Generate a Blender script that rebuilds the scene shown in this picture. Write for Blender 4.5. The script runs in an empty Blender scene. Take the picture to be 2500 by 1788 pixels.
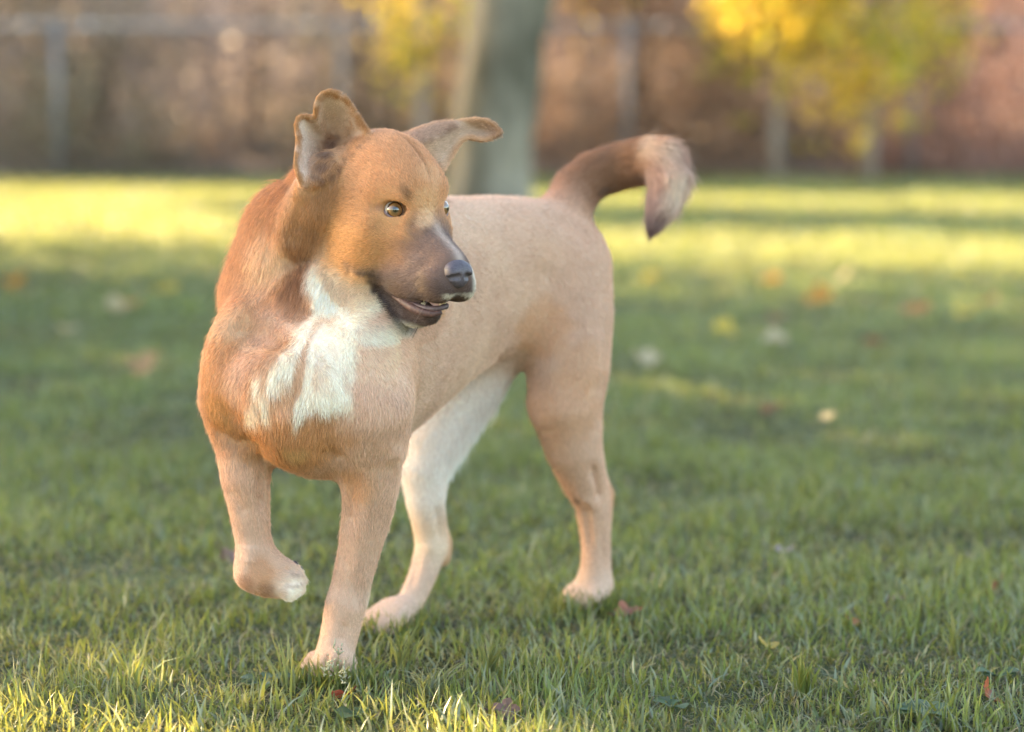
import bpy, math, random
import numpy as np
from mathutils import Vector, Matrix

random.seed(7)
RNG = np.random.default_rng(7)
SC = bpy.context.scene
COL = SC.collection

# ------------------------------------------------------------------ camera
F_PX = 5400.0                      # focal length in photo pixels (2500 wide)
CAM_H = 0.726
PITCH = math.atan((894 - 223) / F_PX)
cam_data = bpy.data.cameras.new('camera')
cam = bpy.data.objects.new('camera', cam_data)
COL.objects.link(cam)
cam.location = (0, 0, CAM_H)
cam.rotation_euler = (math.pi / 2 - PITCH, 0, 0)
cam_data.sensor_width = 36.0
cam_data.lens = F_PX / 2500 * 36.0
cam_data.clip_start = 0.05
cam_data.clip_end = 600
cam_data.dof.use_dof = True
cam_data.dof.focus_distance = 2.62
cam_data.dof.aperture_fstop = 2.25
cam_data.dof.aperture_blades = 0
SC.camera = cam

# ------------------------------------------------------------------ light
SUN_AZ_DIR = Vector((-0.90, 0.43, 0)).normalized()     # towards the sun: left, a little behind
SUN_EL = math.radians(17)
world = bpy.data.worlds.new('World')
SC.world = world
world.use_nodes = True
wn = world.node_tree.nodes
bg = wn['Background']
sky = wn.new('ShaderNodeTexSky')
sky.sky_type = 'NISHITA'
sky.sun_disc = False
sky.sun_elevation = SUN_EL
# Nishita: rotation 0 puts the sun on +Y, positive turns clockwise seen from above
sky.sun_rotation = math.atan2(SUN_AZ_DIR.x, SUN_AZ_DIR.y)
sky.air_density = 1.0
sky.dust_density = 2.0
world.node_tree.links.new(sky.outputs[0], bg.inputs[0])
bg.inputs[1].default_value = 0.10
sun_data = bpy.data.lights.new('sun', 'SUN')
sun = bpy.data.objects.new('sun', sun_data)
COL.objects.link(sun)
sun_data.energy = 3.4
sun_data.angle = math.radians(0.53)
sun_data.color = (1.0, 0.78, 0.48)
sd = Vector((SUN_AZ_DIR.x * math.cos(SUN_EL), SUN_AZ_DIR.y * math.cos(SUN_EL), math.sin(SUN_EL)))
sun.rotation_euler = sd.to_track_quat('Z', 'Y').to_euler()
sun.location = (-20, 12, 12)

SC.view_settings.view_transform = 'Standard'
SC.view_settings.look = 'None'
SC.view_settings.exposure = 3.5
SC.view_settings.use_white_balance = True          # the camera was set for open shade
SC.view_settings.white_balance_temperature = 7300
SC.view_settings.white_balance_tint = 10
SC.view_settings.gamma = 1.0
SC.view_settings.use_curve_mapping = False
SC.render.engine = 'CYCLES'
SC.cycles.use_denoising = True
SC.cycles.max_bounces = 8
SC.cycles.transparent_max_bounces = 8
SC.cycles.sample_clamp_indirect = 6.0

# ------------------------------------------------------------------ helpers
def V3(*a):
    return np.array(a, dtype=np.float64)

def unit(v):
    v = np.asarray(v, float)
    return v / (np.linalg.norm(v) + 1e-12)

_fw = V3(0, math.cos(PITCH), -math.sin(PITCH))
_up = V3(0, math.sin(PITCH), math.cos(PITCH))
_rt = V3(1, 0, 0)

def W(px, py, z):
    """point seen at (px, py) in the photo, z metres along the optical axis"""
    return V3(0, 0, CAM_H) + _rt * ((px - 1250) / F_PX * z) - _up * ((py - 894) / F_PX * z) + _fw * z

def GZ(py):
    """optical depth at which a photo row meets the ground"""
    d = _fw - _up * ((py - 894) / F_PX)
    return CAM_H / -d[2]

def G(px, py):
    return W(px, py, GZ(py))

def link(o, parent=None):
    COL.objects.link(o)
    if parent is not None:
        o.parent = parent
    return o

def tag(o, label=None, cat=None, group=None, kind=None):
    if label: o['label'] = label
    if cat: o['category'] = cat
    if group: o['group'] = group
    if kind: o['kind'] = kind
    return o

def empty(name, loc):
    o = bpy.data.objects.new(name, None)
    o.empty_display_size = 0.1
    o.location = loc
    COL.objects.link(o)
    return o

def mesh_obj(name, verts, faces, mat=None, parent=None, smooth=True, attrs=None):
    """verts (n,3), faces: list or (m,k) array of equal-length faces"""
    me = bpy.data.meshes.new(name)
    verts = np.asarray(verts, np.float32)
    if isinstance(faces, np.ndarray):
        m, k = faces.shape
        me.vertices.add(len(verts))
        me.vertices.foreach_set('co', verts.ravel())
        me.loops.add(m * k)
        me.loops.foreach_set('vertex_index', faces.astype(np.int32).ravel())
        me.polygons.add(m)
        me.polygons.foreach_set('loop_start', np.arange(0, m * k, k, dtype=np.int32))
        me.update(calc_edges=True)
    else:
        me.from_pydata([tuple(v) for v in verts], [], faces)
        me.update()
    me.validate()
    if smooth:
        me.polygons.foreach_set('use_smooth', np.ones(len(me.polygons), bool))
    if mat: me.materials.append(mat)
    for nm, arr in (attrs or {}).items():
        arr = np.asarray(arr, np.float32)
        if arr.ndim == 1:
            a = me.attributes.new(nm, 'FLOAT', 'POINT'); a.data.foreach_set('value', arr)
        else:
            if arr.shape[1] == 3:
                arr = np.concatenate([arr, np.ones((len(arr), 1), np.float32)], 1)
            a = me.attributes.new(nm, 'FLOAT_COLOR', 'POINT'); a.data.foreach_set('color', arr.ravel())
    o = bpy.data.objects.new(name, me)
    return link(o, parent)

def tube(pts, radii, seg=8, cap=True):
    """verts/faces of a tube along pts"""
    pts = np.asarray(pts, float); n = len(pts)
    radii = np.broadcast_to(np.asarray(radii, float), (n,))
    vs, fs = [], []
    ref = V3(0.13, 0.21, 0.97)
    for i in range(n):
        t = unit(pts[min(i + 1, n - 1)] - pts[max(i - 1, 0)])
        a = unit(np.cross(t, ref if abs(t @ ref) < 0.95 else V3(1, 0, 0)))
        b = np.cross(t, a)
        for j in range(seg):
            an = 2 * math.pi * j / seg
            vs.append(pts[i] + radii[i] * (a * math.cos(an) + b * math.sin(an)))
    for i in range(n - 1):
        for j in range(seg):
            fs.append((i * seg + j, i * seg + (j + 1) % seg, (i + 1) * seg + (j + 1) % seg, (i + 1) * seg + j))
    if cap:
        vs.append(pts[0]); vs.append(pts[-1])
        c0, c1 = len(vs) - 2, len(vs) - 1
        for j in range(seg):
            fs.append((c0, (j + 1) % seg, j))
            fs.append((c1, (n - 1) * seg + j, (n - 1) * seg + (j + 1) % seg))
    return vs, fs

def merge(parts):
    vs, fs = [], []
    for v, f in parts:
        o = len(vs)
        vs.extend(list(v)); fs.extend([tuple(i + o for i in q) for q in f])
    return vs, fs

# value noise, vectorised
_NT = np.random.default_rng(3).random((64, 64, 64)).astype(np.float32)
def vnoise(P, scale=1.0, seed=0):
    p = np.asarray(P, np.float64) * scale + seed * 17.31
    i = np.floor(p).astype(np.int64); f = p - i
    f = f * f * (3 - 2 * f)
    r = 0
    for dx in (0, 1):
        for dy in (0, 1):
            for dz in (0, 1):
                w = (f[:, 0] if dx else 1 - f[:, 0]) * (f[:, 1] if dy else 1 - f[:, 1]) * (f[:, 2] if dz else 1 - f[:, 2])
                r = r + w * _NT[(i[:, 0] + dx) & 63, (i[:, 1] + dy) & 63, (i[:, 2] + dz) & 63]
    return r * 2 - 1

# ------------------------------------------------------------------ material helper
def material(name, base=(0.5, 0.5, 0.5), rough=0.6, spec=0.3):
    m = bpy.data.materials.new(name)
    m.use_nodes = True
    b = m.node_tree.nodes['Principled BSDF']
    b.inputs['Base Color'].default_value = (*base, 1)
    b.inputs['Roughness'].default_value = rough
    b.inputs['Specular IOR Level'].default_value = spec
    return m

def N(m, t, **kw):
    n = m.node_tree.nodes.new(t)
    for k, v in kw.items():
        setattr(n, k, v)
    return n

def L(m, a, b):
    m.node_tree.links.new(a, b)

def noisy(name, c1, c2, scale=8, rough=0.7, bump=0.3, detail=6, spec=0.3, stretch=(1, 1, 1), dist=0.002):
    m = material(name, c1, rough, spec)
    b = m.node_tree.nodes['Principled BSDF']
    tc = N(m, 'ShaderNodeTexCoord'); mp = N(m, 'ShaderNodeMapping')
    mp.inputs['Scale'].default_value = stretch
    L(m, tc.outputs['Object'], mp.inputs[0])
    nz = N(m, 'ShaderNodeTexNoise')
    nz.inputs['Scale'].default_value = scale; nz.inputs['Detail'].default_value = detail
    L(m, mp.outputs[0], nz.inputs['Vector'])
    cr = N(m, 'ShaderNodeValToRGB')
    cr.color_ramp.elements[0].position = 0.35; cr.color_ramp.elements[1].position = 0.65
    cr.color_ramp.elements[0].color = (*c1, 1); cr.color_ramp.elements[1].color = (*c2, 1)
    L(m, nz.outputs['Fac'], cr.inputs[0]); L(m, cr.outputs[0], b.inputs['Base Color'])
    if bump:
        bp = N(m, 'ShaderNodeBump'); bp.inputs['Strength'].default_value = bump; bp.inputs['Distance'].default_value = dist
        L(m, nz.outputs['Fac'], bp.inputs['Height']); L(m, bp.outputs[0], b.inputs['Normal'])
    return m
# ------------------------------------------------------------------ the dog's own frames
# D: f forward along the (curved) spine, l to the dog's left, u up.   H: the turned head.
_a0 = math.radians(38)
_F0 = V3(-math.cos(_a0), -math.sin(_a0), 0); _L0 = V3(math.sin(_a0), -math.cos(_a0), 0)
BEND = 1.05
_O = G(1443, 1482); _O = _O - 0.055 * _L0; _O[2] = 0
_C = _O + BEND * _L0

def D(f, l, u):
    th = f / BEND
    c, s = math.cos(th), math.sin(th)
    Lr = V3(_L0[0] * c - _L0[1] * s, _L0[0] * s + _L0[1] * c, 0)
    p = _C - (BEND - l) * Lr
    p[2] = u
    return p

def Dvec(f, a, b, c):
    """vector with a forward, b left, c up at spine position f"""
    th = f / BEND
    co, s = math.cos(th), math.sin(th)
    Lr = V3(_L0[0] * co - _L0[1] * s, _L0[0] * s + _L0[1] * co, 0)
    Fr = V3(_F0[0] * co - _F0[1] * s, _F0[0] * s + _F0[1] * co, 0)
    return Fr * a + Lr * b + V3(0, 0, c)

def Dinv(P):
    P = np.asarray(P)
    vx = P[..., 0] - _C[0]; vy = P[..., 1] - _C[1]
    r = np.sqrt(vx * vx + vy * vy)
    a0 = math.atan2(-_L0[1], -_L0[0])
    th = np.arctan2(vy, vx) - a0
    th = (th + math.pi) % (2 * math.pi) - math.pi
    return th * BEND, BEND - r, P[..., 2]

def WL(px, py, l):
    """point of the photo ray at lateral offset l from the spine"""
    lo, hi = 2.2, 3.8
    flo = Dinv(W(px, py, lo))[1] - l
    for _ in range(40):
        m = 0.5 * (lo + hi)
        if (Dinv(W(px, py, m))[1] - l) * flo > 0: lo = m
        else: hi = m
    return W(px, py, lo)

_b, _p = math.radians(52), math.radians(15)
HE = W(1024, 514, 2.66)                       # midway between the eyes
HF = V3(math.cos(_b) * math.cos(_p), -math.sin(_b) * math.cos(_p), -math.sin(_p))
HL = V3(math.sin(_b), math.cos(_b), 0)
HU = np.cross(HF, HL)
def H(f, l, u):
    return HE + HF * f + HL * l + HU * u
def Hinv(P):
    v = np.asarray(P) - HE
    return v @ HF, v @ HL, v @ HU
def HW(px, py, l):
    o = V3(0, 0, CAM_H); d = W(px, py, 1.0) - o
    t = (l - (o - HE) @ HL) / (d @ HL)
    return o + d * t
# ------------------------------------------------------------------ dog: distance field
TAN = V3(.50, .315, .22)       # pale fawn of the flank
RUST = V3(.40, .195, .085)      # warmer coat of head, neck and chest
WHITE = V3(.69, .60, .48)
DARK = V3(.085, .052, .043)     # mask of the muzzle
BROWN = V3(.27, .125, .06)
CREAM = V3(.60, .455, .335)
PAW = V3(.50, .345, .255)

class Prim:
    pass

FIELD = []
def add(kind, k=0.015, col=TAN, flow=None, hair=0.011, op='add', **kw):
    p = Prim(); p.kind = kind; p.k = k; p.col = col; p.flow = flow; p.hair = hair; p.op = op
    p.__dict__.update(kw)
    FIELD.append(p)
    return p

def chain(pts, rad, k=0.015, col=TAN, flow=None, hair=0.011, op='add', kin=0.0):
    """flow None: along the chain"""
    pts = np.asarray(pts, float)
    n = len(pts)
    cols = np.broadcast_to(np.asarray(col, float), (n, 3)) if np.ndim(col) == 1 else np.asarray(col, float)
    hairs = np.broadcast_to(np.asarray(hair, float), (n,))
    return add('chain', k, cols, flow, hairs, op, pts=pts, rad=np.broadcast_to(np.asarray(rad, float), (n,)), kin=kin,
               lo=pts.min(0) - np.max(rad), hi=pts.max(0) + np.max(rad))

def ell(c, ax, r, k=0.015, **kw):
    """ax: 3x3 rows = axes"""
    r = np.asarray(r, float); m = max(r)
    return add('ell', k, c=np.asarray(c, float), ax=np.asarray(ax, float), r=r, lo=np.asarray(c) - m, hi=np.asarray(c) + m, **kw)

def cloud(pts, r, k=0.004, flows=None, cols=None, **kw):
    pts = np.asarray(pts, float)
    return add('cloud', k, pts=pts, r=r, flows=flows, cols=cols, lo=pts.min(0) - r, hi=pts.max(0) + r, **kw)

def seg_dist(P, pts, rad, kin):
    best = None; bi = None; bt = None
    for i in range(len(pts) - 1):
        a, b = pts[i], pts[i + 1]; ba = b - a
        t = np.clip(((P - a) @ ba) / (ba @ ba + 1e-12), 0, 1)
        d = np.sqrt(((P - a - t[:, None] * ba) ** 2).sum(1)) - (rad[i] + (rad[i + 1] - rad[i]) * t)
        if best is None:
            best = d; bi = np.zeros(len(P), int); bt = t
        else:
            w = d < best
            bi = np.where(w, i, bi); bt = np.where(w, t, bt)
            if kin:
                h = np.maximum(kin - np.abs(best - d), 0) / kin
                best = np.minimum(best, d) - h * h * kin * 0.25
            else:
                best = np.minimum(best, d)
    return best, bi, bt

TOR = dict(
    f=[-.034, -.016, .0, .05, .12, .2, .28, .36, .44, .50, .55, .59, .615],
    t=[.505, .540, .560, .575, .583, .585, .588, .590, .575, .525, .470, .435, .405],
    b=[.45, .420, .400, .385, .368, .342, .308, .280, .258, .248, .256, .290, .335],
    w=[.025, .05, .062, .078, .084, .084, .094, .106, .112, .116, .114, .092, .055])
def smooth_interp(x, xs, ys):
    """monotone-ish cubic (Catmull-Rom on a non uniform grid)"""
    xs = np.asarray(xs); ys = np.asarray(ys)
    m = np.gradient(ys, xs)
    i = np.clip(np.searchsorted(xs, x) - 1, 0, len(xs) - 2)
    h = xs[i + 1] - xs[i]; t = np.clip((x - xs[i]) / h, 0, 1)
    return ((2 * t**3 - 3 * t**2 + 1) * ys[i] + (t**3 - 2 * t**2 + t) * h * m[i] + (-2 * t**3 + 3 * t**2) * ys[i + 1] + (t**3 - t**2) * h * m[i + 1])

def smoothstep_(x, a, b):
    t = np.clip((x - a) / (b - a), 0, 1)
    return t * t * (3 - 2 * t)

def pdist(p, P):
    if p.kind == 'torso':
        f, l, u = Dinv(P)
        fc = np.clip(f, TOR['f'][0], TOR['f'][-1])
        t = smooth_interp(fc, TOR['f'], TOR['t']); b = smooth_interp(fc, TOR['f'], TOR['b']); w = smooth_interp(fc, TOR['f'], TOR['w'])
        c = (t + b) / 2; h = (t - b) / 2
        # egg shaped section: widest above the middle
        y = (u - c) / h
        ww = w * (1 + 0.10 * np.clip(y, -1, 1) - 0.40 * np.clip(-y - .25, 0, 1) * smoothstep_(f, .38, .5))
        e = (np.abs(l / ww) ** 2.3 + np.abs(y) ** 2.3) ** (1 / 2.3)
        d = (e - 1) * np.minimum(ww, h)
        df = np.abs(f - fc)
        return np.where(df > 0, np.sqrt(np.maximum(d, 0) ** 2 + df ** 2), d), None, None
    if p.kind == 'chain':
        return seg_dist(P, p.pts, p.rad, p.kin)
    if p.kind == 'ell':
        q = (P - p.c) @ p.ax.T
        k0 = np.sqrt(((q / p.r) ** 2).sum(1)); k1 = np.sqrt(((q / p.r ** 2) ** 2).sum(1)) + 1e-9
        return k0 * (k0 - 1) / k1, None, None
    if p.kind == 'cloud':
        best = np.full(len(P), 1e9); bi = np.zeros(len(P), int)
        pp = (p.pts ** 2).sum(1)
        for s in range(0, len(P), 20000):
            Q = P[s:s + 20000]
            d2 = (Q ** 2).sum(1)[:, None] + pp[None] - 2 * Q @ p.pts.T
            j = d2.argmin(1)
            bi[s:s + 20000] = j; best[s:s + 20000] = np.sqrt(np.maximum(d2[np.arange(len(Q)), j], 0)) - p.r
        return best, bi, None

def smin(a, b, k):
    h = np.maximum(k - np.abs(a - b), 0) / k
    return np.minimum(a, b) - h * h * k * 0.25

def eval_field(prims, P):
    v = np.full(len(P), 0.2)
    for p in prims:
        m = p.k + 0.02
        s = np.all((P > p.lo - m) & (P < p.hi + m), axis=1)
        if not s.any(): continue
        d = pdist(p, P[s])[0]
        v[s] = smin(v[s], d, p.k) if p.op == 'add' else -smin(-v[s], d, p.k)
    return v

def polygonise(prims, h, pad=0.02):
    """surface nets of the field, voxel h; returns verts, quads"""
    lo = np.min([p.lo for p in prims if p.op == 'add'], axis=0) - pad
    hi = np.max([p.hi for p in prims if p.op == 'add'], axis=0) + pad
    n = np.ceil((hi - lo) / h).astype(int) + 1
    V = np.full(n, 0.2, np.float32)
    ax = [lo[i] + h * np.arange(n[i]) for i in range(3)]
    for p in prims:
        m = p.k + 0.012
        a = np.clip(np.floor((p.lo - m - lo) / h).astype(int), 0, n - 1); b = np.clip(np.ceil((p.hi + m - lo) / h).astype(int) + 1, 1, n)
        if np.any(b <= a): continue
        sl = tuple(slice(a[i], b[i]) for i in range(3))
        g = np.meshgrid(*[ax[i][a[i]:b[i]] for i in range(3)], indexing='ij')
        P = np.stack([q.ravel() for q in g], 1)
        d = pdist(p, P)[0].reshape(g[0].shape).astype(np.float32)
        V[sl] = smin(V[sl], d, p.k) if p.op == 'add' else -smin(-V[sl], d, p.k)
    S = V < 0
    c = np.zeros(np.array(n) - 1, np.int8)
    for dx in (0, 1):
        for dy in (0, 1):
            for dz in (0, 1):
                c += S[dx:n[0] - 1 + dx, dy:n[1] - 1 + dy, dz:n[2] - 1 + dz]
    I = np.argwhere((c > 0) & (c < 8))
    idx = np.full(c.shape, -1, np.int32); idx[tuple(I.T)] = np.arange(len(I))
    corners = [(i >> 2 & 1, i >> 1 & 1, i & 1) for i in range(8)]
    cv = np.stack([V[I[:, 0] + a, I[:, 1] + b, I[:, 2] + d] for a, b, d in corners], 1)
    acc = np.zeros((len(I), 3)); cnt = np.zeros(len(I))
    for i in range(8):
        for bit in (4, 2, 1):
            j = i | bit
            if j == i: continue
            va, vb = cv[:, i], cv[:, j]
            s = (va < 0) != (vb < 0)
            t = np.where(s, va / np.where(s, va - vb, 1), 0)
            pa = np.array(corners[i]); pb = np.array(corners[j])
            acc += s[:, None] * (pa + t[:, None] * (pb - pa)); cnt += s
    verts = lo + h * (I + acc / cnt[:, None])
    quads = []
    for axis in range(3):
        o = [(axis + 1) % 3, (axis + 2) % 3]
        sa = [slice(1, n[i] - 1) for i in range(3)]; sb = list(sa)
        sa[axis] = slice(0, n[axis] - 1); sb[axis] = slice(1, n[axis])
        A = S[tuple(sa)]; B = S[tuple(sb)]
        E = np.argwhere(A != B)
        base = E.copy(); base[:, o[0]] += 1; base[:, o[1]] += 1
        flip = A[tuple(E.T)]
        q = []
        for d0, d1 in ((-1, -1), (0, -1), (0, 0), (-1, 0)):
            cc = base.copy(); cc[:, o[0]] += d0; cc[:, o[1]] += d1
            q.append(idx[tuple(cc.T)])
        q = np.stack(q, 1)
        q[~flip] = q[~flip][:, ::-1]
        quads.append(q)
    return verts, np.concatenate(quads)

# ---- body ---------------------------------------------------------------
HA = np.stack([HF, HL, HU])
def Dax(f):
    return np.stack([Dvec(f, 1, 0, 0), Dvec(f, 0, 1, 0), V3(0, 0, 1)])

_lo = np.min([D(f, l, 0.25) for f in (-.06, .2, .4, .65) for l in (-.14, .14)], axis=0)
_hi = np.max([D(f, l, 0.62) for f in (-.06, .2, .4, .65) for l in (-.14, .14)], axis=0)
add('torso', 0.02, TAN, None, 0.0085, lo=_lo, hi=_hi)

# neck
neck = [D(.465, -.015, .44), W(712, 725, 2.805), W(755, 600, 2.80), W(805, 505, 2.79), W(855, 440, 2.76)]
chain(neck, [.098, .090, .088, .0625, .048], k=.035, col=RUST, hair=.020, flow=unit(D(.55, 0, .35) - W(835, 500, 2.74)))
# shoulders and chest
ell(WL(588, 930, -.088), Dax(.55), (.060, .042, .090), k=.04, col=RUST, flow=V3(-.1, .3, -1))
ell(WL(895, 955, .075), Dax(.55), (.055, .042, .09), k=.04, col=TAN, flow=V3(.25, .4, -1))
ell(WL(715, 985, .0), Dax(.58), (.040, .055, .070), k=.05, col=RUST, flow=V3(0, .1, -1))

# hind left leg (stands on the right of the picture)
chain([WL(1385, 655, .040), WL(1390, 770, .052), WL(1387, 900, .060), WL(1380, 985, .063), WL(1400, 1090, .063), WL(1425, 1170, .061), WL(1446, 1225, .06), WL(1452, 1275, .058), WL(1456, 1340, .056), WL(1453, 1420, .055)],
      [.062, .061, .057, .052, .041, .0325, .0262, .0232, .0208, .0225], k=.03, col=TAN, flow=V3(.15, .2, -1), hair=[.009, .009, .009, .009, .008, .008, .007, .007, .007, .0055])
chain([WL(1440, 1165, .06), WL(1481, 1203, .055), WL(1477, 1250, .055)], [.016, .0118, .0095], k=.016, col=RUST, flow=V3(0, 0, -1), hair=.0055)
chain([WL(1452, 1425, .055), D(.000, .055, .018)], [.0232, .021], k=.014, col=PAW, flow=V3(-.6, -.5, -.4), hair=.0055)
for dl in (-.024, -.008, .009, .025):
    fl = .028 if abs(dl) < .015 else .018
    chain([D(-.005, .055 + dl * .7, .03), D(fl, .055 + dl, .017), D(fl + .012, .055 + dl * 1.05, .010)], [.013, .0125, .009], k=.008, col=PAW, flow=V3(-.6, -.5, -.3), hair=.006)

FARLEG = V3(.66, .555, .485)
# hind right leg (middle of the picture, steps forward, white inside)
RW = lambda px, py, l=-.05: WL(px, py, l)
chain([RW(1190, 800, -.05), RW(1140, 905, -.058), RW(1092, 1010, -.06), RW(1058, 1080, -.06), RW(1038, 1150, -.058), RW(1038, 1215, -.056), RW(1048, 1290, -.053), RW(1054, 1335, -.052), RW(1034, 1400, -.051), RW(1005, 1465, -.05), RW(978, 1505, -.05)],
      [.070, .060, .050, .043, .0345, .028, .0225, .0230, .0195, .0185, .0215], k=.03, col=np.array([TAN, FARLEG, FARLEG, FARLEG, FARLEG, FARLEG, CREAM, CREAM, PAW, PAW, PAW]), flow=V3(-.1, -.1, -1), hair=[.012, .012, .012, .011, .010, .008, .006, .0055, .0055, .0055, .0055])
chain([RW(1058, 1265, -.055), RW(1089, 1325, -.055), RW(1082, 1365, -.055)], [.013, .0100, .011], k=.014, col=RUST, flow=V3(0, 0, -1), hair=.0055)
_rf, _rl, _ = Dinv(RW(958, 1525))
chain([RW(978, 1503), D(_rf, -.05, .018)], [.021, .021], k=.012, col=PAW, flow=V3(-.6, -.5, -.3), hair=.0055)
for dl in (-.022, -.007, .008, .022):
    fl = .028 if abs(dl) < .015 else .020
    chain([D(_rf - .01, -.05 + dl * .7, .028), D(_rf + fl, -.05 + dl, .017), D(_rf + fl + .012, -.05 + dl * 1.05, .010)], [.0125, .012, .009], k=.008, col=PAW, flow=V3(-.6, -.5, -.3), hair=.006)

# front left leg (planted, centre)
chain([WL(900, 1000, .085), WL(912, 1100, .08), WL(907, 1170, .072), WL(900, 1235, .064), WL(877, 1345, .048), WL(856, 1430, .037), WL(843, 1480, .032), WL(828, 1555, .026), WL(812, 1612, .022)],
      [.050, .0365, .0350, .0318, .0262, .0242, .0256, .0240, .0232], k=.025, col=np.array([TAN] * 8 + [PAW]), flow=V3(-.05, .05, -1), hair=[.011, .011, .010, .010, .009, .007, .006, .0055, .0055])
chain([WL(940, 1060, .085), WL(962, 1105, .075), WL(945, 1160, .07)], [.024, .016, .012], k=.02, col=TAN, flow=V3(.1, .1, -1), hair=.010)
chain([WL(878, 1440, .046), WL(880, 1462, .044)], [.010, .009], k=.010, col=WHITE, flow=V3(.3, .3, -1), hair=.010)
_gf, _gl, _ = Dinv(G(810, 1652))
for dl, ff in ((-.026, -.004), (-.009, .012), (.009, .014), (.024, .002)):
    chain([WL(813 + dl * 380, 1606, .022 + dl * .5), D(_gf + ff, _gl + dl * 1.05, .017), D(_gf + ff + .015, _gl + dl * 1.2, .008)], [.0140, .0125, .0090], k=.006, col=np.array([TAN, PAW, PAW]), flow=V3(-.2, -.6, -.6), hair=.006)

# front right leg (lifted, left of the picture)
chain([WL(592, 985, -.088), WL(594, 1085, -.085), WL(599, 1160, -.082), WL(608, 1235, -.08), WL(618, 1320, -.078), WL(617, 1375, -.076), WL(620, 1402, -.075)],
      [.050, .0342, .0306, .0256, .0220, .0216, .0210], k=.02, col=TAN, flow=V3(.05, 0, -1), hair=[.011, .011, .010, .009, .008, .007, .0055])
_z = float((WL(622, 1405, -.075) - V3(0, 0, CAM_H)) @ _fw)
chain([W(617, 1396, _z), W(652, 1420, _z - .004), W(690, 1420, _z + .002)], [.0222, .0205, .0215], k=.012, col=np.array([TAN, RUST * .8, TAN]), flow=V3(1, .1, -.1), hair=.0055)
chain([W(632, 1345, _z), W(668, 1382, _z), W(704, 1408, _z + .002)], [.0175, .0180, .0185], k=.012, col=TAN, flow=V3(.7, .1, -.6), hair=.0055)
for dx, dy, dz in ((36, -20, .014), (46, 0, -.002), (40, 22, -.012), (20, 36, -.014)):
    chain([W(690, 1412 + dy * .5, _z + dz * .5), W(690 + dx * .7, 1414 + dy * .9, _z + dz), W(690 + dx, 1418 + dy, _z + dz + .006)], [.0125, .0120, .0092], k=.003, col=np.array([PAW, WHITE, WHITE]), flow=V3(1, .1, -.2), hair=.006)

# tail
zt = 3.10
tail = [W(1383, 520, zt), W(1402, 472, zt + .02), W(1440, 434, zt + .03), W(1500, 412, zt + .035), W(1565, 396, zt + .02), W(1612, 396, zt - .0), W(1634, 436, zt - .02), W(1622, 490, zt - .03), W(1602, 540, zt - .035), W(1587, 578, zt - .035)]
chain(tail, [.036, .034, .032, .0310, .031, .0310, .0285, .0225, .0130, .003], k=.02, col=np.array([BROWN, BROWN * .8, BROWN * .75, BROWN * .75, BROWN * .9, V3(.30, .175, .12), V3(.34, .205, .145), V3(.30, .18, .135), V3(.17, .10, .085), V3(.08, .048, .045)]), hair=[.012, .016, .020, .024, .028, .032, .032, .028, .020, .012])

# ---- head ---------------------------------------------------------------
HFL = -HF
def hp(f, l, u): return H(f, l - .105 * max(f, 0), u)      # the muzzle points a little more to the camera than the skull
ell(hp(-.066, -.006, .022), HA, (.076, .056, .056), k=.025, col=V3(.44, .215, .100), flow=HFL, hair=.0075)
ell(hp(-.018, -.005, .018), HA, (.041, .037, .034), k=.025, col=V3(.44, .215, .100), flow=HFL + HU * .6, hair=.0065)
for s in (-1, 1):
    ell(hp(-.058, s * .043, -.050), HA, (.054, .029, .062), k=.025, col=RUST, flow=HFL - HU * .3, hair=.0072)
    chain([hp(-.008, s * .0225 - .002, .0235), hp(-.026, s * .038 - .002, .017)], [.0145, .0150], k=.018, col=RUST, flow=HFL + HU * .5, hair=.007)
    chain([hp(.014, s * .0215, -.022), hp(-.02, s * .0375 - .001, -.026)], [.0175, .021], k=.02, col=RUST, flow=HFL, hair=.007)
# muzzle
chain([hp(-.01, 0, -.004), hp(.045, 0, -.029), hp(.090, 0, -.0375)], [.024, .0185, .0160], k=.02, col=RUST, flow=HFL, hair=.006)
chain([hp(-.01, 0, -.055), hp(.045, 0, -.057), hp(.086, 0, -.054)], [.044, .0335, .0250], k=.02, col=RUST, flow=HFL, hair=.007)
for s in (-1, 1):
    ell(hp(.072, s * .0160, -.064), HA, (.042, .0170, .024), k=.014, col=DARK * 2, flow=HFL - HU * .5, hair=.007)
    ell(hp(.020, s * .027, -.080), HA, (.042, .0150, .020), k=.016, col=DARK * 2, flow=HFL - HU * .5, hair=.007)
# lower jaw
JAW = chain([hp(-.058, 0, -.088), hp(-.015, -.002, -.104), hp(.030, -.002, -.1165), hp(.062, -.002, -.1085)], [.030, .0275, .0220, .0140], k=.008, col=DARK * 1.5, flow=HFL, hair=.0065)
HEADP = FIELD[-7:]
# throat
chain([hp(-.075, 0, -.070), W(815, 690, 2.76), W(780, 800, 2.76)], [.046, .050, .056], k=.02, col=np.array([CREAM, WHITE, WHITE]), flow=V3(-.2, 0, -1), hair=.016)
# fold of loose skin from the ear down the neck
chain([W(745, 450, 2.675), W(742, 496, 2.69), W(722, 530, 2.70), W(708, 585, 2.71)], [.012, .012, .012, .010], k=.02, col=RUST, flow=V3(-.2, .1, -1), hair=.0072)
# skin between the ear and the cheek
chain([W(800, 440, 2.705), W(770, 500, 2.715), W(745, 560, 2.73)], [.034, .036, .034], k=.02, col=RUST * .75, flow=V3(-.2, .1, -1), hair=.012)
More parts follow.
